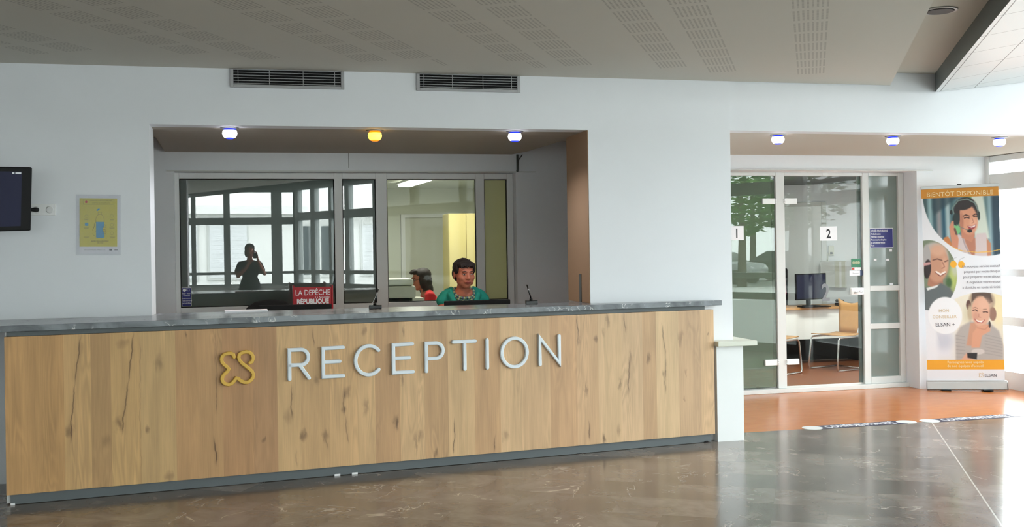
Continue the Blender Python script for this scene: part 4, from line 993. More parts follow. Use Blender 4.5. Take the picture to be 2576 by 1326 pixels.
def spot(px, py, kind, label, zt, grp):
    p = onZ(px, py, zt - .042)
    if zt > 2.44: p = onY(px, py, 7.95)
    t = thing('ceiling_spotlight', label, 'spotlight', (p[0], p[1], zt), 0, grp)
    bm = bmesh.new(); lathe(bm, [(.06, -.008), (.068, -.001)], 28); obj('trim_ring', bm, 'steel', t)
    bm = bmesh.new(); lathe(bm, [(.02, -.082), (.036, -.074), (.049, -.058), (.053, -.04), (.048, -.02), (.036, -.009)], 24)
    for f in bm.faces:
        zc__ = f.calc_center_median().z
        f.material_index = 1 if (-.07 < zc__ < -.02) else 0
    a_, b3 = ('glow_orange', 'glow_amber') if kind == 'orange' else ('glow_blue', 'glow_white')
    obj('glass_shade', bm, [a_, b3], t)
    l = bpy.data.lights.new('spotlight_bulb', 'SPOT'); l.energy = 15 if zt < 2.44 else 7; l.spot_size = R(150); l.spot_blend = 1; l.shadow_soft_size = .02; l.color = (1, .6, .28) if kind == 'orange' else (.95, .95, 1)
    lo_ = bpy.data.objects.new('spotlight_bulb', l); col.objects.link(lo_); lo_.location = (p[0], p[1], zt - .10)
g1_ = 'round lamps under the reception soffit'; g2_ = 'round lamps under the soffit by the glass doors'
spot(578, 336, 'blue', 'blue-white glowing round lamp at the left end of the reception soffit', ZS, g1_)
spot(943, 342, 'orange', 'orange glowing round lamp in the middle of the reception soffit', ZS, g1_)
spot(1295, 344, 'blue', 'blue-white glowing round lamp at the right end of the reception soffit', ZS, g1_)
spot(1957, 345, 'blue', 'blue-white glowing round lamp above the door marked 1, next to the pillar', ZS + .012, g2_)
spot(2246, 346, 'blue', 'blue-white glowing round lamp above the frosted side panel, middle of three', ZS + .012, g2_)
spot(2514, 348, 'blue', 'blue-white glowing round lamp at the far right by the bright windows', ZS + .012, g2_)
p = onZ(2364, 27, ZC + .10)
t = thing('recessed_downlight', 'round unlit downlight recessed in the brown ceiling strip', 'downlight', (p[0], p[1], ZC + .104))
bm = bmesh.new(); lathe(bm, [(.1, -.008), (.105, -.001)], 32); obj('trim_ring', bm, 'alu', t); bm = bmesh.new(); lathe(bm, [(.078, -.012), (.086, -.0085)], 32); obj('lens', bm, 'copier_dark', t)

# cable dropping by the glazing
bm = bmesh.new(); tube(bm, [(2.44, 9.735, ZS - .002), (2.44, 9.735, 2.29), (2.435, 9.735, 2.265)], .011, 8); tube(bm, [(2.49, 9.737, ZS - .002), (2.452, 9.737, 2.38), (2.445, 9.737, 2.275)], .005, 6)
tag(obj('cable', bm, 'dark_frame'), 'dark cables dropping from the soffit beside the office glazing', 'cable')

# stickers on the glass
def sticker(name, label, cat, a, b2, Y, m):
    p0 = onY(*a, Y); p1 = onY(*b2, Y); t = thing(name, label, cat, ((p0[0] + p1[0]) / 2, Y, (p0[2] + p1[2]) / 2))
    hw, hh = (p1[0] - p0[0]) / 2, (p0[2] - p1[2]) / 2
    obj('sheet', bx(-hw, hw, -.0015, -.0005, -hh, hh), m, t)
    return t, hw, hh
gy = GY + .07 * .45 - .0005
t, hw, hh = sticker('sticker', 'small blue notice stuck low on the left pane of the reception glazing', 'sticker', (457, 724), (482, 770), gy, 'white')
obj('blue_field', bx(-hw * .92, hw * .92, -.0022, -.0016, -hh * .96, hh * .96), 'navy', t)
for s_, z_, sz in (('ici', .62, .05), ('pour votre', .3, .024), ('confort', .05, .024), ('nous assurons', -.22, .018), ('la télécommande', -.48, .017), ('est vérifiée', -.75, .02)):
    text('lettering', s_, sz, 'paper', t, (0 if s_ != 'ici' else hw * .25, -.0024, hh * z_), align='CENTER', ext=.0001, sx_=.8)
bm = bmesh.new(); lathe(bm, [(.014, 0), (.014, .0006)], 16, M=Matrix.Translation((-hw * .45, -.0024, hh * .72)) @ Matrix.Rotation(R(90), 4, 'X')); obj('globe_mark', bm, 'paper', t)
dy = DY + .0215
for (a, b2, s_, lab, ly) in (((1822, 569), (1871, 604), '1', 'white sheet with a black 1 taped on the glass door beside the pillar', None), ((2062, 570), (2106, 605), '2', 'white sheet with a black 2 taped on the glass door', None)):
    t, hw, hh = sticker('paper_sign', lab, 'sign', a, b2, dy, 'paper')
    text('numeral', s_, .135, 'ink', t, (0 if s_ == '2' else .03, -.0017, -.048), align='CENTER', ext=.0001, bold=.003, sx_=.8)
p = onY(2076, 756, dy)
t2_ = text('glass_numeral', '2', .25, 'grey_ink', None, (p[0] + .005, dy - .001, p[2]), align='CENTER', ext=.0002, bold=.006, sx_=.8)
tag(t2_, 'large grey figure 2 stuck on the glass door below the paper sign', 'numeral')
dys = DY + .07 * .45 - .0005
t, hw, hh = sticker('notice', 'dark blue notice about temporary access on the frosted side panel', 'notice', (2187, 574), (2247, 623), dys, 'white')
obj('blue_field', bx(-hw * .96, hw * .96, -.0022, -.0016, -hh * .95, hh * .95), 'navy', t)
for s_, z_, sz in (('ACCÈS PROVISOIRE', .62, .029), ('Ambulanciers', .32, .027), ('Femmes enceintes', .03, .027), ('Personnes handicapées', -.26, .025), ('ou à mobilité réduite', -.55, .025), ('Taxis', -.84, .025)):
    text('lettering', s_, sz, 'paper', t, (-hw * .9, -.0024, hh * z_), ext=.0001, sx_=.80, bold=.0004)
for (a, b2, lab) in (((2237, 627), (2244, 633), 'tiny white tape scrap just under the blue notice'), ((2238, 712), (2247, 719), 'tiny white tape scrap low on the frosted upper pane'), ((2198, 651), (2205, 656), 'tiny white tape scrap at the left of the frosted upper pane'), ((2229, 651), (2237, 656), 'tiny white tape scrap at the right of the frosted upper pane')):
    p0 = onY(*a, dys); p1 = onY(*b2, dys)
    tag(obj('tape_scrap', bx(p0[0], p1[0], dys - .001, dys - .0005, p1[2], p0[2]), 'paper'), lab, 'tape')
t, hw, hh = sticker('card_sticker', 'green and dark sticker on the glass door above the handle', 'sticker', (2141, 651), (2166, 672), dy, 'green_sign')
bm = bmesh.new()
for q in (-.5, 0, .5): blob(bm, (hw * q, -.0018, hh * .05), (hw * .3, .0006, hh * .35), seg=12)
obj('cloud_mark', bm, 'bead_light', t)
t, hw, hh = sticker('card_sticker', 'small strip of red and grey logos under the green sticker', 'sticker', (2142, 673), (2166, 679), dy, 'frame_grey')
bm = bmesh.new(); box(bm, -hw * .9, -hw * .4, -.0022, -.0016, -hh * .8, hh * .8); obj('red_logo', bm, 'brick_red', t)
t, hw, hh = sticker('label_strip', 'white label strip on the glass door just above the handle', 'label', (2137, 681), (2171, 693), dy, 'paper')
text('lettering', 'Poussez', .022, 'grey_ink', t, (-hw * .1, -.0018, -hh * .35), align='CENTER', ext=.0001); obj('pictogram', bx(hw * .55, hw, -.0024, -.0016, -hh, hh), 'bead_blue', t)

# ------------------------------------------------------------------ meeting room furniture
def wall_pt(px, py):   # hit the slanted back wall
    r = ray(px, py); n = (U.x, U.y); t = (mx * n[0] + my * n[1]) / (r[0] * n[0] + r[1] * n[1]); return (r[0] * t, r[1] * t, HC + r[2] * t)
def wall_k(p): return (p[0] - mx) * V.x + (p[1] - my) * V.y
a = wall_pt(2063, 657); c = wall_pt(2130, 723)
t = thing('fuse_box', 'open grey metal fuse box on the wall behind door 2', 'fuse box', (mx, my, 0), Rv)
k0, k1 = wall_k(a), wall_k(c); z0, z1 = c[2], a[2]; km = k0 + (k1 - k0) * .55
bm = bmesh.new(); box(bm, km, k1, -.1, -.002, z0, z1); obj('cabinet', bm, 'copier_body', t, bevel=.003)
obj('door', bx(k0, km, -.115, -.10, z0 + .01, z1), 'frame_light', t, bevel=.002); bm = bmesh.new(); box(bm, km + .06, km + .09, -.106, -.1005, z0 + .01, z1 - .01); box(bm, km + .14, km + .16, -.106, -.1005, z0 + .01, z1 - .01); obj('rail', bm, 'frame_grey', t)
a = wall_pt(2084, 618); c = wall_pt(2098, 643)
k0, k1 = wall_k(a), wall_k(c)
t = thing('wall_intercom', 'small cream intercom with a handset on the wall below the paper 2', 'intercom', (mx, my, 0), Rv)
obj('housing', bx(k0, k1, -.06, -.002, c[2], a[2]), 'cream', t, bevel=.01); obj('keypad', bx(k0 + .02, k1 - .02, -.066, -.0605, c[2] + .02, c[2] + .05), 'copier_dark', t)
bm = bmesh.new(); tube(bm, [(k0 - .01, -.015, c[2] + .04), (k0 - .01, -.015, c[2] - .12)], .008, 8); obj('conduit', bm, 'cream', t)
# table: tabletop front edge around px 2003..2175 at y~775
DZ = .74
q0 = onZ(2000, 770, DZ); 
t = thing('meeting_table', 'white-fronted desk with an orange-brown top behind the glass door', 'desk', (6.25, 12.12, 0))
obj('top', bx(.0, 1.6, 0, .62, DZ - .03, DZ), 'wood_tan', t, bevel=.003); obj('modesty_panel', bx(.05, 1.55, .05, .07, .33, DZ - .031), 'white', t)
obj('under_desk_shade', bx(.13, 1.45, .5, .52, .01, .52), 'dark_cloth', t)  # added dark sheet standing in for shade and black items under the desk
for x_ in (.08, 1.46): obj('leg', bx(x_, x_ + .05, .08, .56, 0, DZ - .031), 'black', t)
mp = onY(2056, 725, 12.3)
monitor('computer_monitor', 'black computer screen on the desk behind door 2', 'monitor', (mp[0] - .03, 12.4, DZ), R(198), .56, .34, .25, 0)
p = (mp[0] + .36, 12.25, DZ)
t = thing('desk_phone', 'dark desk telephone beside the computer screen behind door 2', 'telephone', p)
bm = bmesh.new(); prism(bm, [(-.09, -.08), (.09, -.08), (.09, .1), (-.09, .1)], 0, .035); obj('base', bm, 'black', t, bevel=.01); bm = bmesh.new(); tube(bm, [(-.06, -.06, .06), (-.065, 0, .07), (-.06, .09, .06)], [.02, .012, .02], 10); obj('handset', bm, 'black', t)
tag(obj('keyboard', bx(-.2, .2, -.07, .07, 0, .015), 'black', loc=(mp[0] - .15, 12.12, DZ + .0005), bevel=.004), 'black keyboard on the desk in front of the screen behind door 2', 'keyboard')

def visitor_chair(name, label, loc, rz, grp):
    t = thing(name, label, 'chair', loc, rz, grp)
    bm = bmesh.new(); n = 8; g = []
    for i in range(n + 1):   # bent plywood seat-and-back shell pieces
        g.append(i)
    def shell(prof, w0, w1, cut=0):
        b_ = bmesh.new(); A, B2 = [], []
        for i, (y, z) in enumerate(prof):
            f = i / (len(prof) - 1); w_ = w0 + (w1 - w0) * f; rw = [];
            for j in range(9):
                x = -w_ + 2 * w_ * j / 8; rw.append(b_.verts.new((x, y + .12 * (x * x) * (1 if cut else 0), z - (cut * (1 - (x / w_) ** 2) * .06 if i == len(prof) - 1 else 0))))
            A.append(rw)
        for r0, r1 in zip(A, A[1:]):
            for j in range(8): b_.faces.new((r0[j], r0[j + 1], r1[j + 1], r1[j]))
        return b_
    obj('backrest', shell([(-.2, .44), (-.215, .52), (-.235, .64), (-.26, .76), (-.27, .86)], .13, .20, 1), 'wood_tan', t, solid=.012, smooth=True)
    obj('seat', shell([(-.2, .44), (-.1, .425), (.1, .43), (.22, .44)], .19, .21), 'wood_tan', t, solid=.012, smooth=True)
    for s_ in (-1, 1):
        bm = bmesh.new(); tube(bm, [(s_ * .19, -.2, .41), (s_ * .2, -.0, .405), (s_ * .21, .19, .405), (s_ * .215, .215, .38), (s_ * .225, .255, .05), (s_ * .225, .24, .013), (s_ * .225, .18, .012), (s_ * .225, -.24, .012)], .011, 10); obj('leg_tube', bm, 'chrome', t)
    bm = bmesh.new(); tube(bm, [(-.225, -.24, .012), (.225, -.24, .012)], .0105, 10); obj('crossbar', bm, 'chrome', t)
    return t
g3_ = 'plywood visitor chairs in the meeting rooms'
visitor_chair('visitor_chair', 'tan plywood visitor chair on chrome legs facing the desk behind door 2', (6.92, 11.62, 0), R(108), g3_)
visitor_chair('visitor_chair', 'tan plywood visitor chair half hidden by the white post of door 2', (6.0, 11.5, 0), R(-62), g3_)
# chair with a pink garment, behind the post
t = thing('office_chair', 'black swivel chair with a pink garment showing beside the white post behind door 2', 'chair', (6.93, 13.2, 0))
obj('backrest', bx(-.2, .2, 0, .05, .6, 1.22), 'black_fabric', t, bevel=.04, seg=3); obj('seat', bx(-.22, .22, -.42, -.02, .45, .52), 'black_fabric', t, bevel=.03)
bm = bmesh.new(); tube(bm, [(0, -.2, .03), (0, -.2, .45)], .025, 12); lathe(bm, [(.25, .01), (.25, .03), (.03, .07)], 20, M=Matrix.Translation((0, -.2, 0))); box(bm, -.03, .03, -.2, .04, .43, .449); box(bm, -.03, .03, .05, .06, .43, .7); obj('pedestal', bm, 'black', t)
bm = bmesh.new(); capsule(bm, [(-.1, -.03, 1.12), (-.02, -.05, 1.0), (.02, -.04, .84)], [.06, .07, .06]); capsule(bm, [(.06, -.03, 1.08), (.06, -.04, .88)], [.045, .05])
tag(obj('pink_garment', bm, 'pink', loc=(6.93, 13.14, 0), remesh=.01), 'bright pink garment draped over the swivel chair beside the white post', 'garment')

# ------------------------------------------------------------------ roll-up banner, printed sheet painted vertex by vertex
BLp, BRp = Vector((6.80, 9.66, 0)), Vector((7.45, 9.30, 0))
bw = (BRp - BLp).length; brz = math.atan2(BRp.y - BLp.y, BRp.x - BLp.x)
ban = thing('roll_up_banner', 'tall roll-up banner with three portraits and gold bands by the bright windows', 'banner', ((BLp.x + BRp.x) / 2, (BLp.y + BRp.y) / 2, 0), brz)
ban.rotation_euler = (0, R(1.0) * -1, brz)
Hb0, Hb1 = .105, 2.10
def smooth(x, a, b2): 
    t_ = np.clip((x - a) / (b2 - a), 0, 1); return t_ * t_ * (3 - 2 * t_)
nx, nz = 150, 400
A_, B_ = np.meshgrid(np.linspace(0, 1, nx), np.linspace(0, 1, nz)); ASP = 2.0 / bw * .985
img = np.zeros((nz, nx, 3)); img[:] = (228, 230, 236)
rs = np.random.RandomState(2)
def put(mask, c_): 
    global img
    img = img * (1 - mask[..., None]) + np.array(c_, float) * mask[..., None]
def ell(cx_, cy_, rx0, ry0, rot=0, soft=.10):
    dx = (A_ - cx_); dy2 = (B_ - cy_) * ASP; c_, s_ = math.cos(rot), math.sin(rot); u_ = (dx * c_ + dy2 * s_) / rx0; v_ = (-dx * s_ + dy2 * c_) / (ry0 * ASP)
    return 1 - smooth(np.sqrt(u_ * u_ + v_ * v_), 1 - soft, 1 + soft)
def poly(pts, soft=.006):
    ins = np.zeros_like(A_, bool); d = np.full_like(A_, 9.); n = len(pts); Y = B_ * ASP
    for i in range(n):
        x0, y0 = pts[i][0], pts[i][1] * ASP; x1, y1 = pts[(i + 1) % n][0], pts[(i + 1) % n][1] * ASP
        cnd = ((y0 > Y) != (y1 > Y)); xs_ = (x1 - x0) * (Y - y0) / ((y1 - y0) if abs(y1 - y0) > 1e-9 else 1e-9) + x0; ins ^= cnd & (A_ < xs_)
        L2 = (x1 - x0) ** 2 + (y1 - y0) ** 2 + 1e-12; tt = np.clip(((A_ - x0) * (x1 - x0) + (Y - y0) * (y1 - y0)) / L2, 0, 1); d = np.minimum(d, np.hypot(A_ - x0 - tt * (x1 - x0), Y - y0 - tt * (y1 - y0)))
    sd = np.where(ins, -d, d); return 1 - smooth(sd, -soft, soft)
def line(pts, wd): 
    d = np.full_like(A_, 9.); Y = B_ * ASP
    for (x0, y0), (x1, y1) in zip(pts, pts[1:]):
        y0 *= ASP; y1 *= ASP; L2 = (x1 - x0) ** 2 + (y1 - y0) ** 2 + 1e-12; tt = np.clip(((A_ - x0) * (x1 - x0) + (Y - y0) * (y1 - y0)) / L2, 0, 1); d = np.minimum(d, np.hypot(A_ - x0 - tt * (x1 - x0), Y - y0 - tt * (y1 - y0)))
    return 1 - smooth(d, wd * .6, wd * 1.4)
# crop-6 pixels -> sheet coords : x 30..1050, y from top edge
def q6(x, y): return ((x - (25 + (y - 90) * .022)) / 1030., (y - (88 - (x - 25) * .042)) / 4.573 / 484.)
def q7(x, y): return ((x - (68 + (y - 130) * .022)) / 1072., ((y / 4.734 + 720) - (489 + (x - 68) / 1072. * 2)) / 477.)
def E6(x, y, rx0, ry0, rot=0, soft=.12): a_, b3 = q6(x, y); return ell(a_, b3, rx0 / 1030., ry0 / 4.573 / 484., rot, soft)
def E7(x, y, rx0, ry0, rot=0, soft=.12): a_, b3 = q7(x, y); return ell(a_, b3, rx0 / 1072., ry0 / 4.734 / 477., rot, soft)
def P6(pts, soft=.008): return poly([q6(*p) for p in pts], soft)
def P7(pts, soft=.008): return poly([q7(*p) for p in pts], soft)
def L6(pts, wd): return line([q6(*p) for p in pts], wd / 1030.)
def L7(pts, wd): return line([q7(*p) for p in pts], wd / 1072.)
# photo 1
base = img.copy()
img[:] = (96, 128, 134)
for x, wd, c_ in ((60, 45, (60, 84, 88)), (140, 30, (150, 182, 186)), (200, 30, (52, 82, 92)), (255, 34, (150, 146, 150)), (320, 26, (24, 72, 96)), (375, 32, (176, 196, 200)), (430, 24, (60, 92, 100)), (1010, 70, (40, 60, 76)), (930, 26, (150, 176, 184)), (880, 16, (96, 120, 120))):
    put(P6([(x - wd, 150), (x + wd, 150), (x + wd + 20, 900), (x - wd + 20, 900)], .03) * .9, c_)
put(P6([(590, 150), (850, 150), (930, 640), (740, 700), (700, 300)], .02), (204, 212, 200))
put(P6([(170, 150), (560, 150), (200, 380), (170, 300)], .03) * .7, (40, 62, 72)); put(E6(640, 175, 60, 30), (120, 170, 110)); put(E6(500, 540, 50, 60), (120, 190, 130))
put(P6([(290, 700), (330, 640), (380, 630), (470, 780), (430, 830), (300, 760)]), (196, 124, 72))
put(P6([(470, 640), (520, 600), (600, 640), (720, 700), (760, 590), (880, 580), (925, 700), (960, 900), (500, 900)], .012), (206, 190, 190))
put(P6([(590, 640), (740, 640), (745, 760), (720, 880), (660, 800), (610, 700)], .012), (182, 122, 100))
put(L6([(560, 600), (600, 720), (690, 880)], 9) * .6, (150, 130, 134)); put(P6([(890, 640), (945, 700), (950, 880), (895, 860)]), (190, 130, 100))
put(E6(620, 330, 160, 150), (44, 36, 38)); put(P6([(540, 480), (560, 640), (690, 690), (735, 620), (730, 540)]), (196, 132, 106))
put(E6(650, 430, 125, 175, -.1), (214, 152, 122)); put(E6(720, 470, 50, 60, 0, .5) * .6, (232, 178, 150)); put(E6(560, 460, 28, 100, 0, .5) * .6, (160, 100, 80))
put(E6(600, 250, 130, 70, -.25), (44, 36, 38)); put(E6(500, 380, 40, 110), (44, 36, 38))
put(L6([(585, 392), (620, 378), (665, 390)], 8), (74, 44, 40)); put(L6([(715, 385), (745, 366), (770, 372)], 8), (74, 44, 40)); put(L6([(600, 415), (630, 406), (662, 414)], 8), (60, 36, 36)); put(L6([(722, 400), (745, 390), (765, 392)], 7), (60, 36, 36))
put(L6([(705, 420), (722, 460), (700, 474)], 6) * .6, (170, 104, 84)); put(P6([(640, 505), (700, 505), (755, 480), (745, 520), (700, 548), (655, 535)]), (150, 60, 66)); put(P6([(650, 508), (700, 508), (750, 486), (735, 512), (690, 524)]), (240, 232, 228))
put(L6([(470, 400), (440, 300), (520, 215), (640, 195), (740, 240), (785, 330)], 9), (110, 130, 126)); put(E6(490, 430, 48, 72), (36, 48, 50)); put(E6(425, 350, 18, 26), (24, 34, 36)); put(E6(790, 385, 20, 52), (46, 58, 58)); put(L6([(500, 490), (560, 525), (640, 550)], 5), (120, 120, 118)); put(E6(668, 562, 34, 20), (26, 28, 32))
put(P6([(395, 520), (430, 450), (455, 450), (460, 520), (500, 600), (520, 660), (500, 830), (440, 800)]), (206, 140, 112)); put(L6([(470, 540), (490, 600)], 14), (110, 80, 70))
put(L6([(290, 690), (420, 745), (560, 790), (760, 805), (930, 795), (1075, 765)], 5) * .9, (232, 180, 70))
ph1 = img.copy(); img = base.copy()
a1, b1 = q6(860, 110)
dxx = (A_ - a1) / .80; dyy = (B_ - b1) / .335; m1 = (1 - smooth(np.sqrt(dxx ** 2 + dyy ** 2), .985, 1.0)) * (B_ > .04)
# photo 2 (man)
bg = img.copy(); img[:] = (120, 132, 110)
put(E6(440, 1100, 60, 150, 0, .6), (176, 190, 110)); put(E6(380, 1160, 40, 60, 0, .5), (70, 100, 60)); put(E6(470, 1000, 50, 80, 0, .6), (190, 196, 170))
put(E6(190, 880, 190, 180), (186, 180, 176)); put(P6([(110, 1100), (300, 1050), (300, 1200), (180, 1220), (90, 1200)]), (170, 118, 96)); put(E6(235, 960, 145, 200, .1), (196, 146, 120)); put(E6(240, 790, 110, 70, 0, .5), (212, 166, 140)); put(E6(90, 860, 50, 130), (170, 166, 166))
put(E6(330, 960, 40, 100, 0, .6) * .5, (222, 176, 150)); put(L6([(170, 905), (230, 890), (290, 905)], 9), (120, 82, 70)); put(L6([(330, 920), (370, 905)], 8), (120, 82, 70)); put(L6([(215, 1040), (270, 1070), (330, 1040)], 12), (240, 230, 224)); put(L6([(205, 1050), (265, 1090), (335, 1055)], 6), (130, 72, 66)); put(L6([(300, 930), (325, 980), (290, 1000)], 8) * .6, (150, 96, 80))
put(E6(95, 1010, 48, 110, .1), (40, 26, 30)); put(L6([(40, 960), (120, 945)], 20), (200, 150, 150))
put(P7([(40, 60), (180, 80), (300, 20), (420, 80), (540, 240), (400, 420), (40, 420)], .02), (96, 104, 106)); put(P7([(95, 75), (270, 40), (240, 70), (110, 105)]), (226, 228, 228))
put(P7([(60, 330), (120, 330), (120, 395), (60, 395)]), (40, 44, 48))
ph2 = img.copy(); img = bg
c2a, c2b = q6(110, 1080); m2 = ell(c2a, c2b, .37, .183, 0, .012); m2 = m2 * (1 - smooth(np.sqrt(((A_ - a1) / .835) ** 2 + ((B_ - b1) / .35) ** 2) * -1, -1.0, -.985)) 
m2 *= (B_ < q7(80, 398)[1])
# photo 3
img3b = img.copy(); img[:] = (228, 222, 206)
put(P7([(70, 560), (480, 560), (480, 940), (70, 940)], .12), (222, 224, 232)); put(E7(320, 700, 130, 100, 0, .7), (198, 202, 214)); put(E7(1080, 330, 90, 220, 0, .5), (236, 222, 180)); put(E7(660, 400, 60, 100, 0, .6) * .6, (206, 200, 170))
put(P7([(490, 930), (490, 640), (560, 540), (700, 480), (960, 500), (1090, 600), (1150, 760), (1150, 960), (490, 960)], .02), (176, 170, 166))
for k in range(7): put(L7([(500, 640 + k * 42), (620, 660 + k * 40)], 7) * .35, (140, 134, 132)); put(L7([(900, 640 + k * 36), (1130, 690 + k * 34)], 7) * .3, (140, 134, 132))
put(P7([(700, 500), (640, 760), (830, 780), (860, 620), (900, 480)], .015), (200, 150, 124))
put(E7(860, 250, 180, 150), (176, 156, 134)); put(P7([(730, 140), (980, 140), (1010, 260), (960, 280), (880, 190), (760, 230), (720, 260)], .01), (92, 74, 66)); put(E7(680, 290, 34, 60), (96, 66, 60)); put(E7(1010, 400, 50, 80), (150, 116, 100)); put(E7(700, 380, 40, 90, 0, .4), (190, 172, 144))
put(E7(845, 370, 125, 180), (218, 170, 146)); put(E7(900, 290, 90, 70, 0, .6) * .6, (230, 186, 162)); put(E7(775, 430, 40, 60, 0, .6) * .5, (196, 140, 120))
put(L7([(740, 352), (775, 345), (800, 362)], 8), (96, 64, 58)); put(L7([(880, 375), (915, 372), (940, 380)], 8), (96, 64, 58)); put(L7([(740, 325), (775, 318), (805, 332)], 6) * .7, (140, 104, 86)); put(L7([(880, 345), (925, 342)], 6) * .7, (140, 104, 86)); put(L7([(820, 400), (815, 430), (845, 436)], 7) * .5, (176, 116, 100))
put(P7([(765, 455), (830, 478), (890, 470), (860, 498), (800, 490)]), (246, 240, 236)); put(L7([(760, 452), (800, 494), (860, 500), (898, 468)], 6), (176, 92, 88))
put(P7([(730, 620), (800, 540), (900, 520), (980, 520), (970, 600), (860, 650), (820, 790), (710, 790)], .012), (214, 158, 130)); put(L7([(800, 560), (900, 580), (960, 530)], 8) * .4, (180, 120, 100)); put(E7(965, 520, 14, 40), (70, 60, 60))
put(E7(800, 835, 90, 34), (204, 198, 194)); put(P7([(560, 930), (640, 850), (760, 880), (740, 950)], .012), (216, 166, 142)); put(P7([(650, 850), (790, 850), (780, 925), (655, 905)]), (36, 34, 38))
ph3 = img.copy(); img = img3b
a3, b3_ = q7(860, 560); m3 = (1 - smooth(np.sqrt(((A_ - a3) / .60) ** 2 + ((B_ - b3_) / .185) ** 2), .985, 1.0)); m3 = np.maximum(m3, ((B_ > b3_) & (A_ > .12)) * smooth(A_, .10, .2))
m3 = m3 * (1 - (B_ > q7(80, 935)[1]))
for m_, p_ in ((m2, ph2), (m3, ph3), (m1, ph1)): img = img * (1 - m_[..., None]) + p_ * m_[..., None]
for cx_ in (445, 550): put(L6([(cx_ + 40, 868), (cx_ - 10, 885), (cx_ - 35, 920)], 3) * .8, (160, 160, 160)); put(E6(cx_, 948, 44, 40, 0, .05), (240, 176, 50))
put(E7(352, 405, 236, 218, 0, .03), (236, 238, 242))
put((B_ < q6(500, 178)[1] * .98).astype(float), (206, 140, 44))
b4, b5 = q7(600, 930)[1], q7(600, 1040)[1]; put(((B_ > b4) & (B_ < b5)).astype(float), (234, 166, 44))
bm_me = bpy.data.meshes.new('printed_sheet')
xs_ = (np.linspace(0, 1, nx) - .5) * bw; zs_ = Hb1 - np.linspace(0, 1, nz) * (Hb1 - Hb0)
Xg, Zg = np.meshgrid(xs_, zs_); co = np.stack([Xg, np.full_like(Xg, -.0), Zg], -1).reshape(-1, 3)
idx = np.arange(nx * nz).reshape(nz, nx); fc = np.stack([idx[:-1, :-1], idx[1:, :-1], idx[1:, 1:], idx[:-1, 1:]], -1).reshape(-1, 4)
bm_me.from_pydata(co.tolist(), [], fc.tolist())
ca = bm_me.color_attributes.new('print', 'FLOAT_COLOR', 'POINT')
s01 = np.clip(img, 0, 255) / 255; ln = np.where(s01 < .04045, s01 / 12.92, ((s01 + .055) / 1.055) ** 2.4)
ca.data.foreach_set('color', np.concatenate([ln, np.ones((nz, nx, 1))], -1).astype(np.float32).reshape(-1))
pm, nb, bs = newmat('banner_print', .45); at_ = nb.n('ShaderNodeVertexColor'); at_.layer_name = 'print'; nb.link(at_.outputs[0], bs.inputs['Base Color'])
bm_me.materials.append(pm); so = bpy.data.objects.new('printed_sheet', bm_me); col.objects.link(so); so.parent = ban
md = so.modifiers.new('solid', 'SOLIDIFY'); md.thickness = .0008; md.offset = -1
mat('banner_pale', (238, 220, 170), .5); mat('banner_grey', (140, 138, 146), .5); mat('banner_tan', (214, 190, 150), .5); mat('banner_dark', (78, 78, 90), .5)
def bt(s_, a_, b6, size, m, al='CENTER', bold=0, sx0=1, rot=0): text('lettering', s_, size, m, ban, ((a_ - .5) * bw, -.0016, Hb1 - b6 * (Hb1 - Hb0)), rot=(R(90), 0, 0), align=al, ext=.0003, bold=bold, sx_=sx0)
bt('BIENTÔT DISPONIBLE', .50, .041, .066, 'banner_pale', sx0=bw / .745)
for k, s_ in enumerate(('Un nouveau service exclusif', 'proposé par votre clinique', 'pour préparer votre séjour', '& organiser votre retour', 'à domicile en toute sérénité')): bt(s_, .985, .416 + .0272 * k, .0385, 'banner_grey', 'RIGHT', sx0=.83)
bt('MON', .245, .664 - .02, .043, 'banner_tan'); bt('CONSEILLER', .25, .676, .043, 'banner_tan', sx0=.98); bt('ELSAN +', .255, .718, .052, 'banner_dark', sx0=.98)
bt('Renseignez-vous auprès', .5, .911, .036, 'banner_pale', bold=.0004); bt("de nos équipes d'accueil", .5, .931, .036, 'banner_pale', bold=.0004); bt('ELSAN', .82, .981, .040, 'banner_dark')
bm = bmesh.new(); k_ = .000165
stroke(bm, [((.70 - .5) * bw + (p_[0] - 1.383) * .22, Hb1 - .973 * (Hb1 - Hb0) + (p_[1] - .77) * .22) for p_ in [lx(a, b2) for a, b2 in [(226, 256), (206, 232), (166, 236), (146, 264), (162, 302), (191, 331), (166, 360), (147, 396), (169, 427), (210, 425), (238, 394), (266, 412), (310, 424), (344, 396), (341, 356), (300, 318), (260, 278), (262, 240), (302, 226), (347, 258), (340, 292)]]], .002, -.0016, -.0009)
obj('emblem', bm, 'banner_tan', ban)
obj('top_rail', bx(-bw / 2 - .003, bw / 2 + .003, -.008, .01, Hb1 - .004, Hb1 + .03), 'alu', ban, bevel=.003)
bm = bmesh.new(); prism(bm, [(-.06, .02), (-.035, .008), (-.03, .09), (-.015, .105), (.015, .105), (.045, .07), (.055, .02)], -bw / 2 - .01, bw / 2 + .02, M=Matrix(((0, 0, 1, 0), (1, 0, 0, 0), (0, 1, 0, 0), (0, 0, 0, 1)))); obj('base', bm, 'alu', ban, bevel=.004)
bm = bmesh.new(); tube(bm, [(0, .03, .09), (0, .03, Hb1 + .01)], .009, 10); obj('support_pole', bm, 'alu', ban)
for x_ in (-.2, .2): bm = bmesh.new(); box(bm, x_ - .045, x_ + .045, -.1, .09, 0.001, .018); obj('foot', bm, 'black', ban, bevel=.004)
bm = bmesh.new(); box(bm, -.02, .02, -.006, .012, Hb1 + .03, Hb1 + .038); obj('clip', bm, 'black', ban)

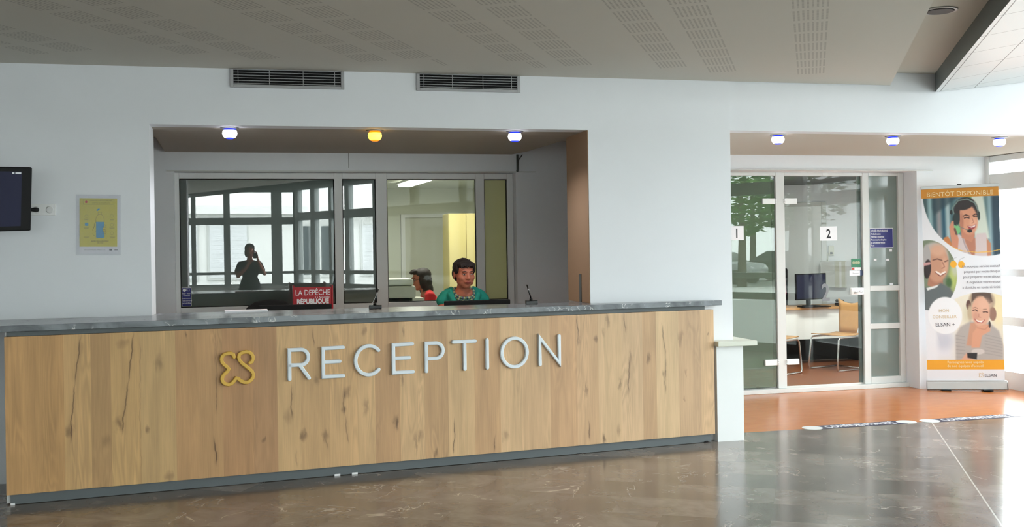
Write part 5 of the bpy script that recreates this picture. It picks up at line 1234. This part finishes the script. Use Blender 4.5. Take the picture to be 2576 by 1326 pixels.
# ------------------------------------------------------------------ floor stickers
def floor_sticker(p0, p1, label):
    a = Vector(onZ(*p0, 0)); c = Vector(onZ(*p1, 0)); rz = 0.02; L = 1.02
    t = thing('floor_sticker', label, 'floor sticker', (a.x, 7.93 + .02, .0005), rz)
    obj('strip', bx(.07, L - .07, -.075, .075, 0, .0012), 'strip_navy', t)
    for x_ in (.06, L - .06): bm = bmesh.new(); lathe(bm, [(.085, 0), (.085, .0015)], 28, M=Matrix.Translation((x_, 0, 0))); obj('end_disc', bm, 'frame_light', t)
    text('lettering', 'CONFIDENTIALITÉ', .135, 'paper', t, (L / 2, -.045, .0016), rot=(0, 0, 0), align='CENTER', ext=.0002, sx_=.58, bold=.002)
floor_sticker((2040, 1082), (2305, 1066), 'dark confidentiality floor strip with white end discs, nearer the pillar')
floor_sticker((2335, 1063), (2576, 1042), 'dark confidentiality floor strip with white end discs, cut by the right edge')

# ------------------------------------------------------------------ outside, seen reflected in the glazing and through the windows
struct('ground', bx(-60, 70, -80, 40, -.3, -.13), 'asphalt')
bt_ = thing('clinic_building', 'white rendered clinic building with roller shutters, reflected in the reception glazing', 'building', (-4, -12.5, 0), R(-16))
obj('wall', bx(-16, 15, -8, 0, -.12, 7.5), 'render_white', bt_)
obj('cornice', bx(-16, 15, .0, .35, 2.75, 3.0), 'render_white', bt_); obj('plinth', bx(-16, 15, .001, .06, -.1, .45), 'render_shade', bt_); obj('parapet', bx(-16, 15, .0, .12, 4.3, 4.42), 'render_shade', bt_)
for k, (x_, sh_) in enumerate(((1.2, 1), (2.7, 1), (5.6, 0), (7.6, 1), (9.6, 0), (11.9, 0), (-2, 1), (-5, 0))):
    w_ = obj('window', bx(x_, x_ + 1.25, .001, .05, .75, 2.45), 'render_shade', bt_)
    if sh_:
        bm = bmesh.new()
        for j in range(24): box(bm, x_ + .06, x_ + 1.19, .052, .06 + .006 * (j % 2), .82 + j * .066, .82 + j * .066 + .064)
        obj('shutter', bm, 'shutter', w_)
    else:
        obj('pane', bx(x_ + .08, x_ + .58, .052, .06, .85, 2.38), 'window_dark', w_); obj('pane', bx(x_ + .67, x_ + 1.17, .052, .06, .85, 2.38), 'window_dark', w_)
for x_ in (3.5, 6.2, 8.6, 11): w_ = obj('window', bx(x_, x_ + 1.1, .001, .05, 4.6, 6.1), 'window_dark', bt_)

def tree(x, y, h, label, s=1.0):
    t = thing('tree', label, 'tree', (x, y, -.13), 0, 'trees in the car park')
    bm = bmesh.new(); tube(bm, [(0, 0, 0), (.05, 0, h * .3), (-.05, .1, h * .55)], [.2 * s, .15 * s, .08 * s], 10); obj('trunk', bm, 'bark', t)
    rn = random.Random(int(x * 7 + y)); bm = bmesh.new()
    for k in range(1500):
        a_ = rn.uniform(0, 2 * PI); zz = rn.uniform(-1, 1); rr = math.sqrt(1 - zz * zz) * rn.uniform(.45, 1) * (1 + .25 * math.sin(3 * a_ + x)); cx_, cy_, cz_ = rr * math.cos(a_) * h * .38, rr * math.sin(a_) * h * .38, h * .66 + zz * h * .36
        M = Matrix.Translation((cx_, cy_, cz_)) @ Matrix.Rotation(rn.uniform(0, 6), 4, 'Z') @ Matrix.Rotation(rn.uniform(-1, 1), 4, 'X'); q_ = .16 * s + .1 * rn.random()
        vs = [bm.verts.new(M @ Vector(p_)) for p_ in ((-q_, 0, 0), (0, -q_ * .5, .03), (q_, 0, 0), (0, q_ * .5, .03))]; bm.faces.new(vs)
    obj('foliage', bm, 'leaf', t)
tree(19.5, -20, 7, 'leafy tree with a slim trunk reflected in door 1'); tree(24, -24, 8, 'broad leafy tree behind the parked cars', 1.2); tree(15, -26, 7.5, 'leafy tree at the left of the car park, reflected in door 1'); tree(31.5, -22, 8, 'leafy tree at the right of the car park')
tree(20, -33, 9, 'tall tree at the back of the car park'); tree(27, -34, 9, 'second tall tree at the back of the car park')
def car(x, y, rz, paint, label):
    t = thing('car', label, 'car', (x, y, -.13), rz)
    bm = bmesh.new()
    prof = [(-2.1, .35), (-2.15, .7), (-1.95, .9), (-1.2, .97), (-.6, 1.42), (.7, 1.45), (1.5, 1.0), (2.1, .92), (2.15, .4), (1.9, .25), (-1.9, .25)]
    A, B2 = [], []
    for x_, z_ in prof: w_ = .82 if z_ < 1.1 else .62; A.append(bm.verts.new((x_, -w_, z_))); B2.append(bm.verts.new((x_, w_, z_)))
    bm.faces.new(A); bm.faces.new(B2[::-1])
    for k in range(len(prof)): bm.faces.new((A[k], A[(k + 1) % len(prof)], B2[(k + 1) % len(prof)], B2[k]))
    obj('bodywork', bm, paint, t, bevel=.06, seg=3)
    bm = bmesh.new(); vs = [bm.verts.new(p_) for p_ in ((-1.15, -.7, 1.0), (-1.15, .7, 1.0), (-.64, .56, 1.39), (-.64, -.56, 1.39))]; bm.faces.new(vs); obj('windscreen', bm, 'window_dark', t, solid=.02)
    bm = bmesh.new()
    for s_ in (-1, 1): prism(bm, [(-1.0, 1.02), (-.55, 1.36), (.62, 1.38), (1.25, 1.03)], .70, .76, M=Matrix(((1, 0, 0, 0), (0, 0, s_, 0), (0, 1, 0, 0), (0, 0, 0, 1))))
    obj('side_glass', bm, 'window_dark', t)
    for x_ in (-1.35, 1.35):
        for s_ in (-1, 1): bm = bmesh.new(); tube(bm, [(x_, s_ * .62, .32), (x_, s_ * .84, .32)], .32, 20); obj('wheel', bm, 'tyre', t)
    bm = bmesh.new(); box(bm, -2.17, -2.14, -.25, .25, .42, .54); obj('number_plate', bm, 'white', t)
    for s_ in (-1, 1): bm = bmesh.new(); blob(bm, (-2.06, s_ * .6, .72), (.08, .18, .08)); obj('headlamp', bm, 'white_gloss', t)
car(20.5, -24.5, R(-125), 'car_silver', 'silver parked car reflected in the left glass door')
car(24.5, -25.5, R(-120), 'car_dark', 'dark parked car reflected in the left glass door')
struct('path', bx(8.5, 40, -19, -10, -.13, -.11), 'render_shade')
